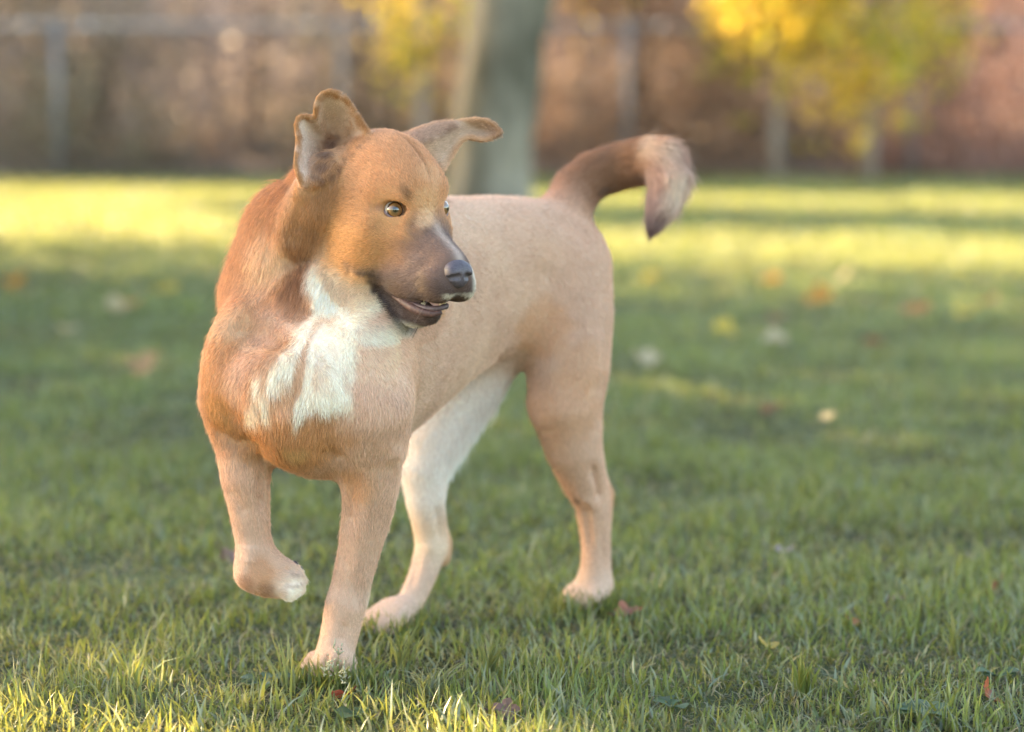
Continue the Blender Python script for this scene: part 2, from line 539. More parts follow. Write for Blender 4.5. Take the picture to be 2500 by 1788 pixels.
# eyes: the balls sit just under the skin, the lids leave an almond open
EYE_R = .0122
_e = HW(962, 513, -.0365)
eye_near = _e + unit(_e - V3(0, 0, CAM_H)) * .0062
_a = Hinv(eye_near)
EYES = [(-1, eye_near), (1, H(_a[0], -_a[1], _a[2]))]
def on_ball(px, py, r=EYE_R + .0004):
    o = V3(0, 0, CAM_H); d = unit(W(px, py, 1.0) - o); oc = o - eye_near
    b = oc @ d; c = oc @ oc - r * r
    q = b * b - c
    return o + d * (-b - math.sqrt(max(q, 0)))
def mirror(p):
    a = Hinv(p); return H(a[0], -a[1], a[2])
_c0, _c1 = on_ball(951, 510), on_ball(975, 508)
for s_, c_ in EYES:
    a_, b_ = (_c0, _c1) if s_ < 0 else (mirror(_c0), mirror(_c1))
    chain([a_, b_], [.0090, .0100], k=.003, op='sub')
    chain([c_, c_ + V3(0, 0, 1e-5)], [EYE_R - .0006] * 2, k=.002, op='sub')

# ---- ears ---------------------------------------------------------------
def resample(pts, n):
    pts = np.asarray(pts, float)
    s = np.concatenate([[0], np.cumsum(np.linalg.norm(np.diff(pts, axis=0), axis=1))])
    q = np.linspace(0, s[-1], n)
    return np.stack([np.interp(q, s, pts[:, i]) for i in range(pts.shape[1])], 1)

# right ear: an open cup turned to the camera; rim in photo pixels and depth
rim = [(902, 340, .0), (893, 315, -.004), (877, 289, -.006), (862, 263, -.008), (848, 244, -.010), (828, 229, -.012), (806, 222, -.012),
       (787, 227, -.010), (775, 240, -.008), (770, 260, -.004), (768, 287, .004), (755, 285, .006), (739, 282, .004), (727, 288, .0), (722, 302, .0),
       (724, 325, .0), (727, 348, .0), (722, 375, -.004), (720, 400, -.006), (727, 430, -.004), (738, 455, .004), (776, 446, .010), (815, 420, .012), (852, 385, .012), (885, 358, .008), (902, 340, .0)]
rimp = np.array([W(x, y, 2.682 + z - .026 * max(0, min(1, (y - 330) / 110))) for x, y, z in rim])
rimp = resample(rimp, 150)
cen = W(800, 362, 2.735)
pts, fl, rv = [], [], []
for j in range(32):
    v = 0.02 + 0.98 * j / 31
    bulge = 1 - v
    for i in range(len(rimp)):
        p = cen + (rimp[i] - cen) * v + _fw * (0.016 * math.sin(math.pi * v) )
        pts.append(p); fl.append(unit(rimp[i] - cen)); rv.append(v)
rv = np.array(rv)
_n = vnoise(np.array(pts), 160, 3)[:, None]; _x = np.array(pts)[:, 0][:, None]
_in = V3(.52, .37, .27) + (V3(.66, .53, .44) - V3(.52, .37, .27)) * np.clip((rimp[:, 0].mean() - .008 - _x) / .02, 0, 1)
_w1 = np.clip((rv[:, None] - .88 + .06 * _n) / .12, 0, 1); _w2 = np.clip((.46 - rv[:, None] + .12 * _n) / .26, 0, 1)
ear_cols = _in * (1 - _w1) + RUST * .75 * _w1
ear_cols = ear_cols * (1 - _w2) + V3(.17, .095, .07) * _w2  # shade of the cup's hollow put into its colour
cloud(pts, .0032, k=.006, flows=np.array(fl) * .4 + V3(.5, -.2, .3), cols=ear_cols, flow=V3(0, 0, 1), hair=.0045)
# left ear: laid out to the right
T = resample(np.array([W(x, y, z) for x, y, z in [(975, 336, 2.745), (1020, 314, 2.755), (1060, 302, 2.765), (1109, 297, 2.77), (1140, 292, 2.77), (1166, 290, 2.77), (1190, 294, 2.77), (1208, 303, 2.77), (1222, 320, 2.77)]]), 60)
M = resample(np.array([W(x, y, z) for x, y, z in [(1023, 352, 2.715), (1045, 345, 2.722), (1072, 335, 2.735), (1105, 313, 2.75), (1135, 309, 2.775), (1160, 312, 2.785), (1185, 317, 2.785), (1205, 320, 2.78), (1223, 323, 2.77)]]), 60)
B = resample(np.array([W(x, y, z) for x, y, z in [(1078, 420, 2.735), (1090, 403, 2.745), (1100, 384, 2.75), (1112, 362, 2.755), (1125, 345, 2.76), (1141, 337, 2.765), (1160, 341, 2.765), (1180, 344, 2.765), (1203, 337, 2.77), (1222, 325, 2.77)]]), 60)
pts, fl, cl = [], [], []
for i in range(60):
    for j in range(25):
        v = j / 12.0
        a, b, t = (T[i], M[i], v) if v <= 1 else (M[i], B[i], v - 1)
        p = a + (b - a) * t
        if v > 1: p = p + _fw * 0.010 * math.sin(math.pi * t) * (1 - i / 70)
        else: p = p - _fw * 0.006 * math.sin(math.pi * t) * max(0, 1 - i / 40)
        pts.append(p); fl.append(unit(T[min(i + 3, 59)] - T[max(i - 3, 0)]))
        edge = (v < .12 or v > 1.88)
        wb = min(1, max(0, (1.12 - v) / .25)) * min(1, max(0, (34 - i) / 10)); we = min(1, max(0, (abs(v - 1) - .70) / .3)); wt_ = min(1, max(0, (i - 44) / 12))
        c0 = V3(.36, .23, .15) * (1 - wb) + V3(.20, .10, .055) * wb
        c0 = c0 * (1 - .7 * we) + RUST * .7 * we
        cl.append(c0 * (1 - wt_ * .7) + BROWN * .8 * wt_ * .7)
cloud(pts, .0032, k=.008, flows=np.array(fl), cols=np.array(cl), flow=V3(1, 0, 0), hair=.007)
# ------------------------------------------------------------------ dog: skin, coat, face
from mathutils.bvhtree import BVHTree

def smoothstep(a, b, x):
    t = np.clip((x - a) / (b - a), 0, 1)
    return t * t * (3 - 2 * t)

def field_attrs(prims, P):
    """colour, flow and hair length blended from the nearest primitives"""
    n = len(P)
    D_ = np.full((len(prims), n), 9.0, np.float32); C_ = []; F_ = []; H_ = []
    for k, p in enumerate(prims):
        s = np.all((P > p.lo - 0.05) & (P < p.hi + 0.05), axis=1)
        col = np.zeros((n, 3), np.float32); fl = np.zeros((n, 3), np.float32); hr = np.zeros(n, np.float32)
        if s.any():
            d, bi, bt = pdist(p, P[s]); D_[k, s] = d
            if p.kind == 'chain':
                c = p.col; col[s] = c[bi] * (1 - bt[:, None]) + c[bi + 1] * bt[:, None]
                hr[s] = p.hair[bi] * (1 - bt) + p.hair[bi + 1] * bt
                if p.flow is None:
                    seg = np.diff(p.pts, axis=0); seg /= np.linalg.norm(seg, axis=1)[:, None]
                    node = np.concatenate([seg[:1], seg[:-1] + seg[1:], seg[-1:]])
                    fl[s] = node[bi] * (1 - bt[:, None]) + node[bi + 1] * bt[:, None]
                else: fl[s] = p.flow
            elif p.kind == 'torso':
                f, l, u = Dinv(P[s])
                th = f / BEND; co, si = np.cos(th), np.sin(th)
                fx = _F0[0] * co - _F0[1] * si; fy = _F0[0] * si + _F0[1] * co
                dn = 0.35 + 0.5 * smoothstep(.38, .55, f)
                fl[s] = np.stack([-fx * .9, -fy * .9, -dn], 1)
                col[s] = p.col; hr[s] = p.hair
            elif p.kind == 'cloud':
                col[s] = p.cols[bi]; fl[s] = p.flows[bi]; hr[s] = p.hair
            else:
                col[s] = p.col; fl[s] = p.flow; hr[s] = p.hair
        C_.append(col); F_.append(fl); H_.append(hr)
    w = np.exp(-(D_ - D_.min(0)) / np.where(Hinv(P)[0] > -.11, .006, .014))
    w[D_ > 8] = 0
    w /= w.sum(0)
    col = sum(w[k][:, None] * C_[k] for k in range(len(prims)))
    fl = sum(w[k][:, None] * F_[k] for k in range(len(prims)))
    hr = sum(w[k] * H_[k] for k in range(len(prims)))
    return col, fl, hr

HV = 0.0028
dog_v, dog_q = polygonise(FIELD, HV)
# even the voxel steps out a little
def relax(v, q, it=2, lam=.5):
    for _ in range(it):
        acc = np.zeros_like(v); cnt = np.zeros(len(v))
        for a in range(4):
            for b in (1, 3):
                np.add.at(acc, q[:, a], v[q[:, (a + b) % 4]]); np.add.at(cnt, q[:, a], 1)
        v = v + lam * (acc / np.maximum(cnt, 1)[:, None] - v)
    return v
_v = relax(dog_v, dog_q, 14)
_h = Hinv(dog_v); _w = smoothstep(-.16, -.11, _h[0]) * (np.abs(_h[1]) < .13) * smoothstep(-.20, -.15, _h[2])
_w = np.maximum(_w, smoothstep(.30, .2, np.linalg.norm((dog_v - HE), axis=1)) * (_h[2] > .02))[:, None]
dog_v = relax(dog_v, dog_q, 3) * _w + _v * (1 - _w)

def vnormals(v, q):
    n = np.cross(v[q[:, 2]] - v[q[:, 0]], v[q[:, 3]] - v[q[:, 1]])
    N_ = np.zeros_like(v)
    for a in range(4):
        np.add.at(N_, q[:, a], n)
    return N_ / (np.linalg.norm(N_, axis=1)[:, None] + 1e-12)
dog_n = vnormals(dog_v, dog_q)
_tup = [tuple(int(i) for i in q) for q in dog_q]
bvh = BVHTree.FromPolygons([tuple(v) for v in dog_v], _tup)
def hit(px, py):
    o = Vector((0, 0, CAM_H)); d = (Vector(W(px, py, 1.0)) - o).normalized()
    h = bvh.ray_cast(o, d)
    return None if h[0] is None else np.array(h[0])
# folds (negative) and muscles (positive) pressed into the surface
def sculpt(px, r, depth):
    global dog_v
    pts = [hit(*p) for p in px]; pts = np.array([p for p in pts if p is not None])
    if len(pts) == 0: return
    if len(pts) == 1: pts = np.concatenate([pts, pts + 1e-5])
    lo, hi = pts.min(0) - 2.5 * r, pts.max(0) + 2.5 * r
    s = np.where(np.all((dog_v > lo) & (dog_v < hi), axis=1))[0]
    d, bi, bt = seg_dist(dog_v[s], pts, np.zeros(len(pts)), 0)
    t = (bi + bt) / (len(pts) - 1)
    fade = np.minimum(1, 4 * np.minimum(t + .08, 1.08 - t)) if len(px) > 1 else 1
    dog_v[s] += dog_n[s] * (depth * np.exp(-(d / r) ** 2) * fade)[:, None]
for px, r, dep in (
    ([(565, 785), (615, 812), (665, 832), (705, 848)], .016, -.007), ([(560, 735), (620, 765), (680, 790)], .026, .005),
    ([(748, 860), (730, 950), (715, 1015)], .012, -.003), ([(706, 1012)], .014, .006), ([(640, 960)], .030, .005), ([(800, 980)], .030, .004),
    ([(520, 1045), (575, 1080), (640, 1092)], .011, -.006), ([(790, 1100), (835, 1125)], .012, -.005),
    ([(985, 800), (978, 880), (960, 980)], .014, -.004), ([(915, 880)], .035, .004), ([(966, 1108)], .012, .005),
    ([(1246, 850), (1285, 790), (1320, 700), (1345, 640)], .026, -.006), ([(1420, 720), (1395, 850), (1385, 960)], .020, -.0035), ([(1300, 960), (1330, 1050)], .020, .004), ([(1455, 800), (1450, 950)], .025, .003),
    ([(1448, 1140), (1462, 1180), (1468, 1225)], .0075, -.008), ([(1428, 1240), (1436, 1290), (1440, 1340)], .007, -.004), ([(1472, 1290), (1474, 1380)], .006, -.0025), ([(1068, 1235), (1078, 1290), (1080, 1320)], .0075, -.007), ([(1050, 1340)], .009, .004), ([(1020, 1360), (1000, 1440)], .006, -.003), ([(1425, 1215), (1455, 1240)], .007, .003),
    ([(560, 1190), (600, 1260)], .010, -.003), ([(636, 1105), (640, 1180), (640, 1250)], .008, -.006), ([(610, 1330), (606, 1380)], .010, .003), ([(905, 1170), (885, 1300), (868, 1400)], .010, .003), ([(858, 1160), (850, 1290)], .008, -.004), ([(815, 1470)], .012, .003), ([(870, 1490)], .012, .003), ([(845, 1520), (835, 1570)], .007, -.0025), ([(800, 1600), (790, 1640)], .004, -.004), ([(825, 1605), (822, 1650)], .004, -.004), ([(700, 1390), (736, 1394)], .004, -.004), ([(700, 1425), (738, 1420)], .004, -.004),
    ([(1012, 572), (1003, 556), (1015, 540)], .008, -.0028), ([(915, 545), (950, 555), (985, 552)], .010, -.0018), ([(985, 480)], .010, .0022), ([(905, 512), (930, 506)], .006, -.0016),
    ([(1050, 690)], .018, .0025), ([(1000, 650), (950, 655), (905, 640)], .012, -.0022), ([(880, 590)], .028, .003), ([(1060, 640), (1035, 650), (1010, 670)], .008, -.0018), ([(860, 660), (900, 672)], .012, .003),
    ([(745, 480), (722, 540), (702, 600)], .010, -.003), ([(1325, 520), (1390, 545), (1440, 600)], .014, -.003)):
    sculpt(px, r, dep)
dog_n = vnormals(dog_v, dog_q)
# furrow along the middle of the forehead
hf, hl, hu = Hinv(dog_v)
hl = hl + .105 * np.maximum(hf, 0)
fur_ = np.exp(-(hl / .0034) ** 2) * smoothstep(-.085, -.06, hf) * (1 - smoothstep(.006, .02, hf)) * (hu > .015)
dog_v = dog_v - dog_n * (fur_ * .0040)[:, None]
dog_n = vnormals(dog_v, dog_q)

skin_attr = [p for p in FIELD if p.op == 'add']
coat, flow, hlen = field_attrs(skin_attr, dog_v)

# feathering behind the far thigh and on the breast
_tmpbvh = bvh
for pxs, r_, ad in (([(1236, 950), (1190, 1010), (1140, 1075), (1112, 1120)], .016, .022), ([(640, 900), (720, 1000)], .04, .006), ([(585, 1075), (640, 1090)], .012, .008), ([(890, 1380), (893, 1470)], .008, .008)):
    pp = [hit(x - 6, y) for x, y in pxs]; pp = np.array([q for q in pp if q is not None])
    if len(pp) > 1:
        d_, _, _ = seg_dist(dog_v, pp, np.zeros(len(pp)), 0)
        hlen = hlen + ad * np.exp(-(d_ / r_) ** 2)

def mix(c, w, new):
    w = np.clip(w, 0, 1)[:, None]
    return c * (1 - w) + np.asarray(new) * w

bvh = BVHTree.FromPolygons([tuple(v) for v in dog_v], _tup)

def poly_mask(x, y, poly, soft):
    """signed-distance based mask of a polygon in a 2-D chart"""
    poly = np.asarray(poly); n = len(poly)
    inside = np.zeros(len(x), bool); dist = np.full(len(x), 1e9)
    for i in range(n):
        (x0, y0), (x1, y1) = poly[i], poly[(i + 1) % n]
        c = ((y0 > y) != (y1 > y)) & (x < (x1 - x0) * (y - y0) / (y1 - y0 + 1e-12) + x0)
        inside ^= c
        dx, dy = x1 - x0, y1 - y0
        t = np.clip(((x - x0) * dx + (y - y0) * dy) / (dx * dx + dy * dy + 1e-12), 0, 1)
        dist = np.minimum(dist, np.hypot(x - x0 - t * dx, y - y0 - t * dy))
    sd_ = np.where(inside, dist, -dist)
    return smoothstep(-soft, soft, sd_)

n1 = vnoise(dog_v, 55, 1); n2 = vnoise(dog_v, 140, 2); n3 = vnoise(dog_v, 18, 3)
df, dl, du = Dinv(dog_v)
hf, hl, hu = Hinv(dog_v)
hl = hl + .105 * np.maximum(hf, 0)
onhead = smoothstep(-.12, -.08, hf) * (np.abs(hl) < .09) * (hu > -.16)

# general unevenness of the coat
coat = coat * (1 + 0.05 * n3 + 0.05 * n1)[:, None]

def blob(px, py, r, col, w=1.0, rag=.25):
    global coat
    p = hit(px, py)
    if p is None: return
    d = np.linalg.norm(dog_v - p, axis=1) / r + rag * n1
    coat = mix(coat, w * (1 - smoothstep(.45, 1.1, d)), col)

# white bib on the chest, drawn in the (left, up) chart of the chest
bib_px = [(761, 690), (765, 746), (747, 768), (728, 798), (699, 850), (673, 886), (632, 901), (625, 927), (610, 983), (595, 1040), (647, 1031),
          (706, 1020), (721, 1040), (773, 1000), (820, 1008), (869, 999), (861, 946), (857, 909), (872, 864), (888, 813), (884, 780), (870, 745), (850, 715)]
bib = []
for x, y in bib_px:
    h_ = hit(x, y)
    if h_ is not None:
        a = Dinv(h_); bib.append((float(a[1]), float(a[2])))
bib = bib[:-4]
l9, u9 = bib[-1]; l9 -= .004
bib += [(l9 + .004, u9 + .05), (l9 + .010, u9 + .16), (bib[0][0] - .01, u9 + .16)]
m = .92 * poly_mask(dl + .006 * n2 + .006 * n1, du + .010 * n1, bib, .008) * smoothstep(.44, .50, df) * (1 - smoothstep(.50, .535, du)) * (1 - onhead * smoothstep(-.02, .02, hu + .09))
str_ = vnoise(np.stack([dl * 1.0, df * 0 + .3, du * .28], 1), 95, 5)
streak = smoothstep(.02, .40, str_) * (1 - smoothstep(-.01, .05, np.abs(dl - .01) - .02))
coat = mix(coat, m * (1 - .85 * streak) * (1 - .25 * smoothstep(.0, .5, n2)), WHITE)
# flank a little paler than the front, warm shoulder
coat = mix(coat, .22 * smoothstep(-.5, .6, n3) * smoothstep(.1, .2, df) * (1 - smoothstep(.40, .5, df)) * (dl > .03), CREAM * 1.02)
# neck, body and legs; dark dabs by the shoulder paint the fold's shade
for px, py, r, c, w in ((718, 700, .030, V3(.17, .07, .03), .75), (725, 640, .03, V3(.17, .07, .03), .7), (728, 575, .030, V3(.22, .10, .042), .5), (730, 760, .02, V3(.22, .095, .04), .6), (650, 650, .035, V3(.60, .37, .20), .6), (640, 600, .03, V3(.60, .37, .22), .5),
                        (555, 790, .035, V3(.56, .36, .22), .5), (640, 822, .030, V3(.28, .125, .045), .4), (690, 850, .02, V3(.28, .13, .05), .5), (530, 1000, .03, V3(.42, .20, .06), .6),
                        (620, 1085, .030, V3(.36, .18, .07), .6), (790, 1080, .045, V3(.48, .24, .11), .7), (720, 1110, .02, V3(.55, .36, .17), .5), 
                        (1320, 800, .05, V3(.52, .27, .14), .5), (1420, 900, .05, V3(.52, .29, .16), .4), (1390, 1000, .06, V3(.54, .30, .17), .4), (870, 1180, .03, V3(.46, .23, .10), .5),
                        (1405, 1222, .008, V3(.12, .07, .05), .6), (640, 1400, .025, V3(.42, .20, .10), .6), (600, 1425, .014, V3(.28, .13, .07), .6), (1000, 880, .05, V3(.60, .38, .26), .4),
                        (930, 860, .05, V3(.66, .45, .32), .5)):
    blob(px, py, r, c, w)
for px, py, r, w in ((790, 690, .026, .9), (772, 655, .014, .7), (820, 725, .026, .95), (800, 745, .022, .9), (850, 740, .018, .9)):
    blob(px, py, r, WHITE, w)
head_d = np.min([pdist(p_, dog_v)[0] for p_ in HEADP], axis=0)
# face -- in head coordinates, the same on both sides
al = np.abs(hl)
face = smoothstep(-.10, -.06, hf) * (hu > -.15) * (hu < .09) * (al < .08)
coat = mix(coat, face * .55 * smoothstep(.0, -.05, hu) * (1 - smoothstep(-.02, .02, hf)), V3(.43, .215, .070))
mask = smoothstep(.000, .052, hf + .006 * n1 - .35 * np.maximum(hu + .03, 0) + .7 * np.maximum(-.05 - hu, 0)) * face * (1 - smoothstep(.006, .014, head_d))
coat = mix(coat, mask * .92, V3(.108, .070, .060))
jd = pdist(JAW, dog_v)[0]
lips = smoothstep(-.040, -.010, hf + .004 * n1) * smoothstep(-.062, -.088, hu + .003 * n1 - .35 * np.maximum(hf - .04, 0)) * face * np.maximum(1 - smoothstep(.008, .016, jd), hu > -.085)
coat = mix(coat, lips * .92, V3(.075, .046, .038))
bridge = np.exp(-((hl - .002) / .0065) ** 2) * smoothstep(.025, .05, hf) * (hu > -.036)
coat = mix(coat, bridge * .5 * face, V3(.55, .42, .34))
rimw = .8 * smoothstep(.018, .025, hl) * smoothstep(.085, .10, hf) * (hu < -.02) + smoothstep(.108, .116, hf) * (hu < -.066)
coat = mix(coat, np.clip(rimw, 0, 1) * .75 * face, WHITE)
dk_px = [(848, 640), (880, 642), (930, 660), (985, 690), (1030, 715), (1070, 728), (1092, 735), (1093, 755), (1070, 783), (1018, 790), (966, 773), (919, 752), (884, 716), (858, 675)]
dk = []
for x, y in dk_px:
    h_ = HW(x, y, -.026 if x < 1000 else -.014)
    a = Hinv(h_); dk.append((float(a[0]), float(a[1 + 1])))
coat = mix(coat, .9 * poly_mask(hf + .003 * n1, hu + .004 * n2, dk, .013) * face * (1 - smoothstep(.008, .015, head_d)), V3(.048, .030, .025))
coat = mix(coat, .5 * np.exp(-(hl / .0025) ** 2) * smoothstep(-.085, -.06, hf) * (1 - smoothstep(.006, .02, hf)) * (hu > .015), V3(.17, .08, .04))  # dark line puts the furrow's shade into the coat
chin = smoothstep(.01, .04, hf) * smoothstep(-.124, -.134, hu + .002 * n2) * face
coat = mix(coat, chin * .8, WHITE * .85)
for px, py, r, c, w in ((990, 468, .009, V3(.13, .06, .03), .55), (1000, 482, .008, V3(.13, .06, .03), .5), (1014, 546, .010, V3(.18, .09, .06), .55), (905, 512, .010, V3(.30, .15, .08), .4), (926, 508, .007, V3(.22, .12, .09), .5), (922, 548, .012, V3(.30, .14, .06), .4),  # first two dabs paint the shade of the brow crease
                        (1090, 492, .008, V3(.16, .075, .04), .6), (1040, 490, .022, V3(.58, .35, .19), .6), (1050, 430, .022, V3(.55, .32, .17), .5), (1035, 540, .016, V3(.56, .36, .22), .6), (1050, 640, .014, V3(.15, .09, .065), .5), (1030, 690, .016, V3(.14, .085, .05), .5),
                        (850, 650, .010, V3(.13, .08, .06), .5), (960, 700, .02, V3(.09, .052, .036), .7)):
    blob(px, py, r, c, w)
for px, py in ((702, 1432), (714, 1433), (726, 1431), (737, 1428), (716, 1405), (728, 1405), (738, 1404)):
    blob(px, py, .0045, V3(.24, .15, .12), .45)  # dark dabs paint the shaded gaps between the lifted toes
blob(650, 1440, .016, V3(.20, .095, .05), .6)
blob(690, 1450, .010, V3(.20, .10, .06), .5)
for px, py, r in ((1655, 410, .026), (1660, 440, .022), (1648, 475, .020), (1560, 362, .022), (1615, 362, .024)):
    blob(px, py, r, CREAM * 1.05, .45)
for px, py, r in ((1590, 430, .010), (1578, 470, .009), (1470, 470, .012), (1540, 440, .014)):
    blob(px, py, r, V3(.10, .055, .04), .6)
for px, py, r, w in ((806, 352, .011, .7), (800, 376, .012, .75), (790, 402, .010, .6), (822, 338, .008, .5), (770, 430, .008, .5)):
    blob(px, py, r, V3(.12, .065, .05), w)  # shade inside the right ear painted into the coat
for px, py in ((896, 346), (880, 362), (862, 380), (845, 395), (828, 412), (808, 428), (785, 442), (1030, 347), (1050, 342), (1072, 334), (1090, 322), (1105, 312)):
    blob(px, py, .006, V3(.16, .075, .04), .6)  # crease shade painted along the ear base and the other ear's fold
coat = np.clip(coat, .015, .85)

# materials ---------------------------------------------------------------
def attr_mat(name, attr, rough=.6, spec=.25, transl=0.0, vary=0.0):
    m = material(name, (.5, .3, .2), rough, spec)
    b = m.node_tree.nodes['Principled BSDF']; out = m.node_tree.nodes['Material Output']
    a = N(m, 'ShaderNodeAttribute', attribute_name=attr)
    src = a.outputs['Color']
    L(m, src, b.inputs['Base Color'])
    if transl:
        t = N(m, 'ShaderNodeBsdfTranslucent'); mx = N(m, 'ShaderNodeMixShader'); mx.inputs[0].default_value = transl
        L(m, src, t.inputs['Color']); L(m, b.outputs[0], mx.inputs[1]); L(m, t.outputs[0], mx.inputs[2]); L(m, mx.outputs[0], out.inputs['Surface'])
    return m

skin_mat = attr_mat('dog_skin', 'coat', .75, .1)
hair_mat = attr_mat('dog_hair', 'coat', .42, .5, transl=.14)

dog = mesh_obj('dog', dog_v, dog_q, skin_mat, attrs={'coat': coat})
tag(dog, 'tan dog with white chest and dark muzzle, one forepaw lifted, looking back over its shoulder', 'dog')

# ---- hair ---------------------------------------------------------------
def hair_object(name, roots, dirs, nrm, length, cols, radius, lift, curl=0.0, segs=4, parent=None, mat=None, rng=RNG):
    n = len(roots)
    t = np.linspace(0, 1, segs)
    pos = np.zeros((n, segs, 3))
    p = roots - nrm * .0004
    pos[:, 0] = p
    step = length / (segs - 1)
    for k in range(1, segs):
        a = lift * (1.25 - 1.0 * (k - 1) / max(segs - 2, 1))
        d = dirs * np.cos(a)[:, None] + nrm * np.sin(a)[:, None]
        p = p + d * step[:, None]
        pos[:, k] = p
    hc = bpy.data.hair_curves.new(name)
    hc.add_curves([segs] * n)
    hc.attributes['position'].data.foreach_set('vector', pos.astype(np.float32).ravel())
    r = np.repeat(radius[:, None], segs, 1) * (1 - .85 * t ** 1.5)[None]
    ra = hc.attributes.get('radius') or hc.attributes.new('radius', 'FLOAT', 'POINT')
    ra.data.foreach_set('value', r.astype(np.float32).ravel())
    ca = hc.attributes.new('coat', 'FLOAT_COLOR', 'POINT')
    cp_ = np.ones((n, segs, 4), np.float32)
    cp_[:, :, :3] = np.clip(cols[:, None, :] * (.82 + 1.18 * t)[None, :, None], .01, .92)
    ca.data.foreach_set('color', cp_.ravel())
    o = bpy.data.objects.new(name, hc)
    if mat: hc.materials.append(mat)
    return link(o, parent)

def grow(v, q, nrm, flow, hlen, coat, count, weight=None, seed=11):
    rng = np.random.default_rng(seed)
    tri = np.concatenate([q[:, [0, 1, 2]], q[:, [0, 2, 3]]])
    ar = .5 * np.linalg.norm(np.cross(v[tri[:, 1]] - v[tri[:, 0]], v[tri[:, 2]] - v[tri[:, 0]]), axis=1)
    if weight is not None: ar = ar * weight[tri].mean(1)
    c = np.cumsum(ar); pick = np.searchsorted(c, rng.random(count) * c[-1])
    a, b = rng.random(count), rng.random(count)
    sw = a + b > 1; a[sw] = 1 - a[sw]; b[sw] = 1 - b[sw]
    w = np.stack([1 - a - b, a, b], 1)[:, :, None]
    T_ = tri[np.clip(pick, 0, len(tri) - 1)]
    g = lambda arr: (arr[T_] * w).sum(1)
    P, Nn, Fl, Cc = g(v), g(nrm), g(flow), g(coat)
    Hl = (hlen[T_] * w[:, :, 0]).sum(1)
    Nn /= np.linalg.norm(Nn, axis=1)[:, None] + 1e-9
    # short round the eyes, nose and mouth
    for c_ in [e_ for _s, e_ in EYES] + [H(.105, -.011, -.045), H(.05, -.02, -.095), H(.09, -.012, -.085)]:
        Hl = Hl * (.38 + .62 * smoothstep(.012, .042, np.linalg.norm(P - c_, axis=1)))
    # tufts: the flow is bent by two scales of noise and by chance
    j = np.stack([vnoise(P, 45, 7), vnoise(P, 45, 8), vnoise(P, 45, 9)], 1) * .22 + np.stack([vnoise(P, 150, 4), vnoise(P, 150, 5), vnoise(P, 150, 6)], 1) * .14
    Fl = Fl / (np.linalg.norm(Fl, axis=1)[:, None] + 1e-9) + j + rng.normal(0, .11, (count, 3))
    Fl = Fl - Nn * (Fl * Nn).sum(1)[:, None]
    Fl /= np.linalg.norm(Fl, axis=1)[:, None] + 1e-9
    return P, Fl, Nn, Hl, Cc, rng

vis = np.clip((dog_n * (V3(0, 0, CAM_H) - dog_v)).sum(1), -1, 1)
wt = np.where(vis > -.35, 1.0, .35)
hl_near = smoothstep(-.13, -.09, hf) * (np.abs(hl) < .1) * (hu > -.17)
wt = wt * (1 + 2.2 * hl_near)
# no hair in the eyes, on the nose or on the lip edge
bare = np.zeros(len(dog_v))
for _s, e in EYES:
    bare = np.maximum(bare, 1 - smoothstep(.0145, .0165, np.linalg.norm(dog_v - e, axis=1)))
bare = np.maximum(bare, (np.linalg.norm((np.stack(Hinv(dog_v), 1) - V3(.106, -.0113, -.042)) / V3(.020, .021, .021), axis=1) < 1).astype(float))
wt = wt * (1 - bare)
HAIRS = 340000
P, Fl, Nn, Hl, Cc, rng = grow(dog_v, dog_q, dog_n, flow, hlen, coat, HAIRS, wt)
_fa = Fl * (P * Fl).sum(1)[:, None]
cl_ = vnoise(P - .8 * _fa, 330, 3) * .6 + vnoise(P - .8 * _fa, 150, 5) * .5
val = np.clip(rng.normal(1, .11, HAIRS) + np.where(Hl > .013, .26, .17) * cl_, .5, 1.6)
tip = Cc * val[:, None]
length = Hl * rng.uniform(.6, 1.1, HAIRS)
lift = rng.normal(.18, .055, HAIRS).clip(.06, .5)
guard = rng.random(HAIRS) < .07
lift = np.where(guard, lift * 2.1, lift); length = np.where(guard, length * 1.25, length)
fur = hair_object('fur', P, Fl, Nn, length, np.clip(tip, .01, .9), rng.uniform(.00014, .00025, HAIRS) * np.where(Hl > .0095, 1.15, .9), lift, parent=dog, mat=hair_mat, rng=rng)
tag(fur, kind='stuff')
# ------------------------------------------------------------------ dog: eyes, nose, mouth, claws
def local_mat(name, build):
    m = material(name); build(m); return m

# iris and pupil: rings around the ball's own Z axis
eye_mat = material('dog_eye', (.4, .2, .05), .12, .6)
_b_ = eye_mat.node_tree.nodes['Principled BSDF']
_b_.inputs['Coat Weight'].default_value = 1.0
_b_.inputs['Coat Roughness'].default_value = .03
tc = N(eye_mat, 'ShaderNodeTexCoord'); sp = N(eye_mat, 'ShaderNodeSeparateXYZ')
L(eye_mat, tc.outputs['Object'], sp.inputs[0])
x2 = N(eye_mat, 'ShaderNodeVectorMath', operation='MULTIPLY'); x2.inputs[1].default_value = (1, 1, 0)
ln = N(eye_mat, 'ShaderNodeVectorMath', operation='LENGTH')
L(eye_mat, tc.outputs['Object'], x2.inputs[0]); L(eye_mat, x2.outputs[0], ln.inputs[0])
nz = N(eye_mat, 'ShaderNodeTexNoise'); nz.inputs['Scale'].default_value = 900
L(eye_mat, tc.outputs['Object'], nz.inputs['Vector'])
ma = N(eye_mat, 'ShaderNodeMath', operation='MULTIPLY_ADD'); ma.inputs[1].default_value = .0012
L(eye_mat, nz.outputs['Fac'], ma.inputs[0]); L(eye_mat, ln.outputs['Value'], ma.inputs[2])
mr = N(eye_mat, 'ShaderNodeMath', operation='DIVIDE'); mr.inputs[1].default_value = .014
L(eye_mat, ma.outputs[0], mr.inputs[0])
cr = N(eye_mat, 'ShaderNodeValToRGB')
e_ = cr.color_ramp.elements
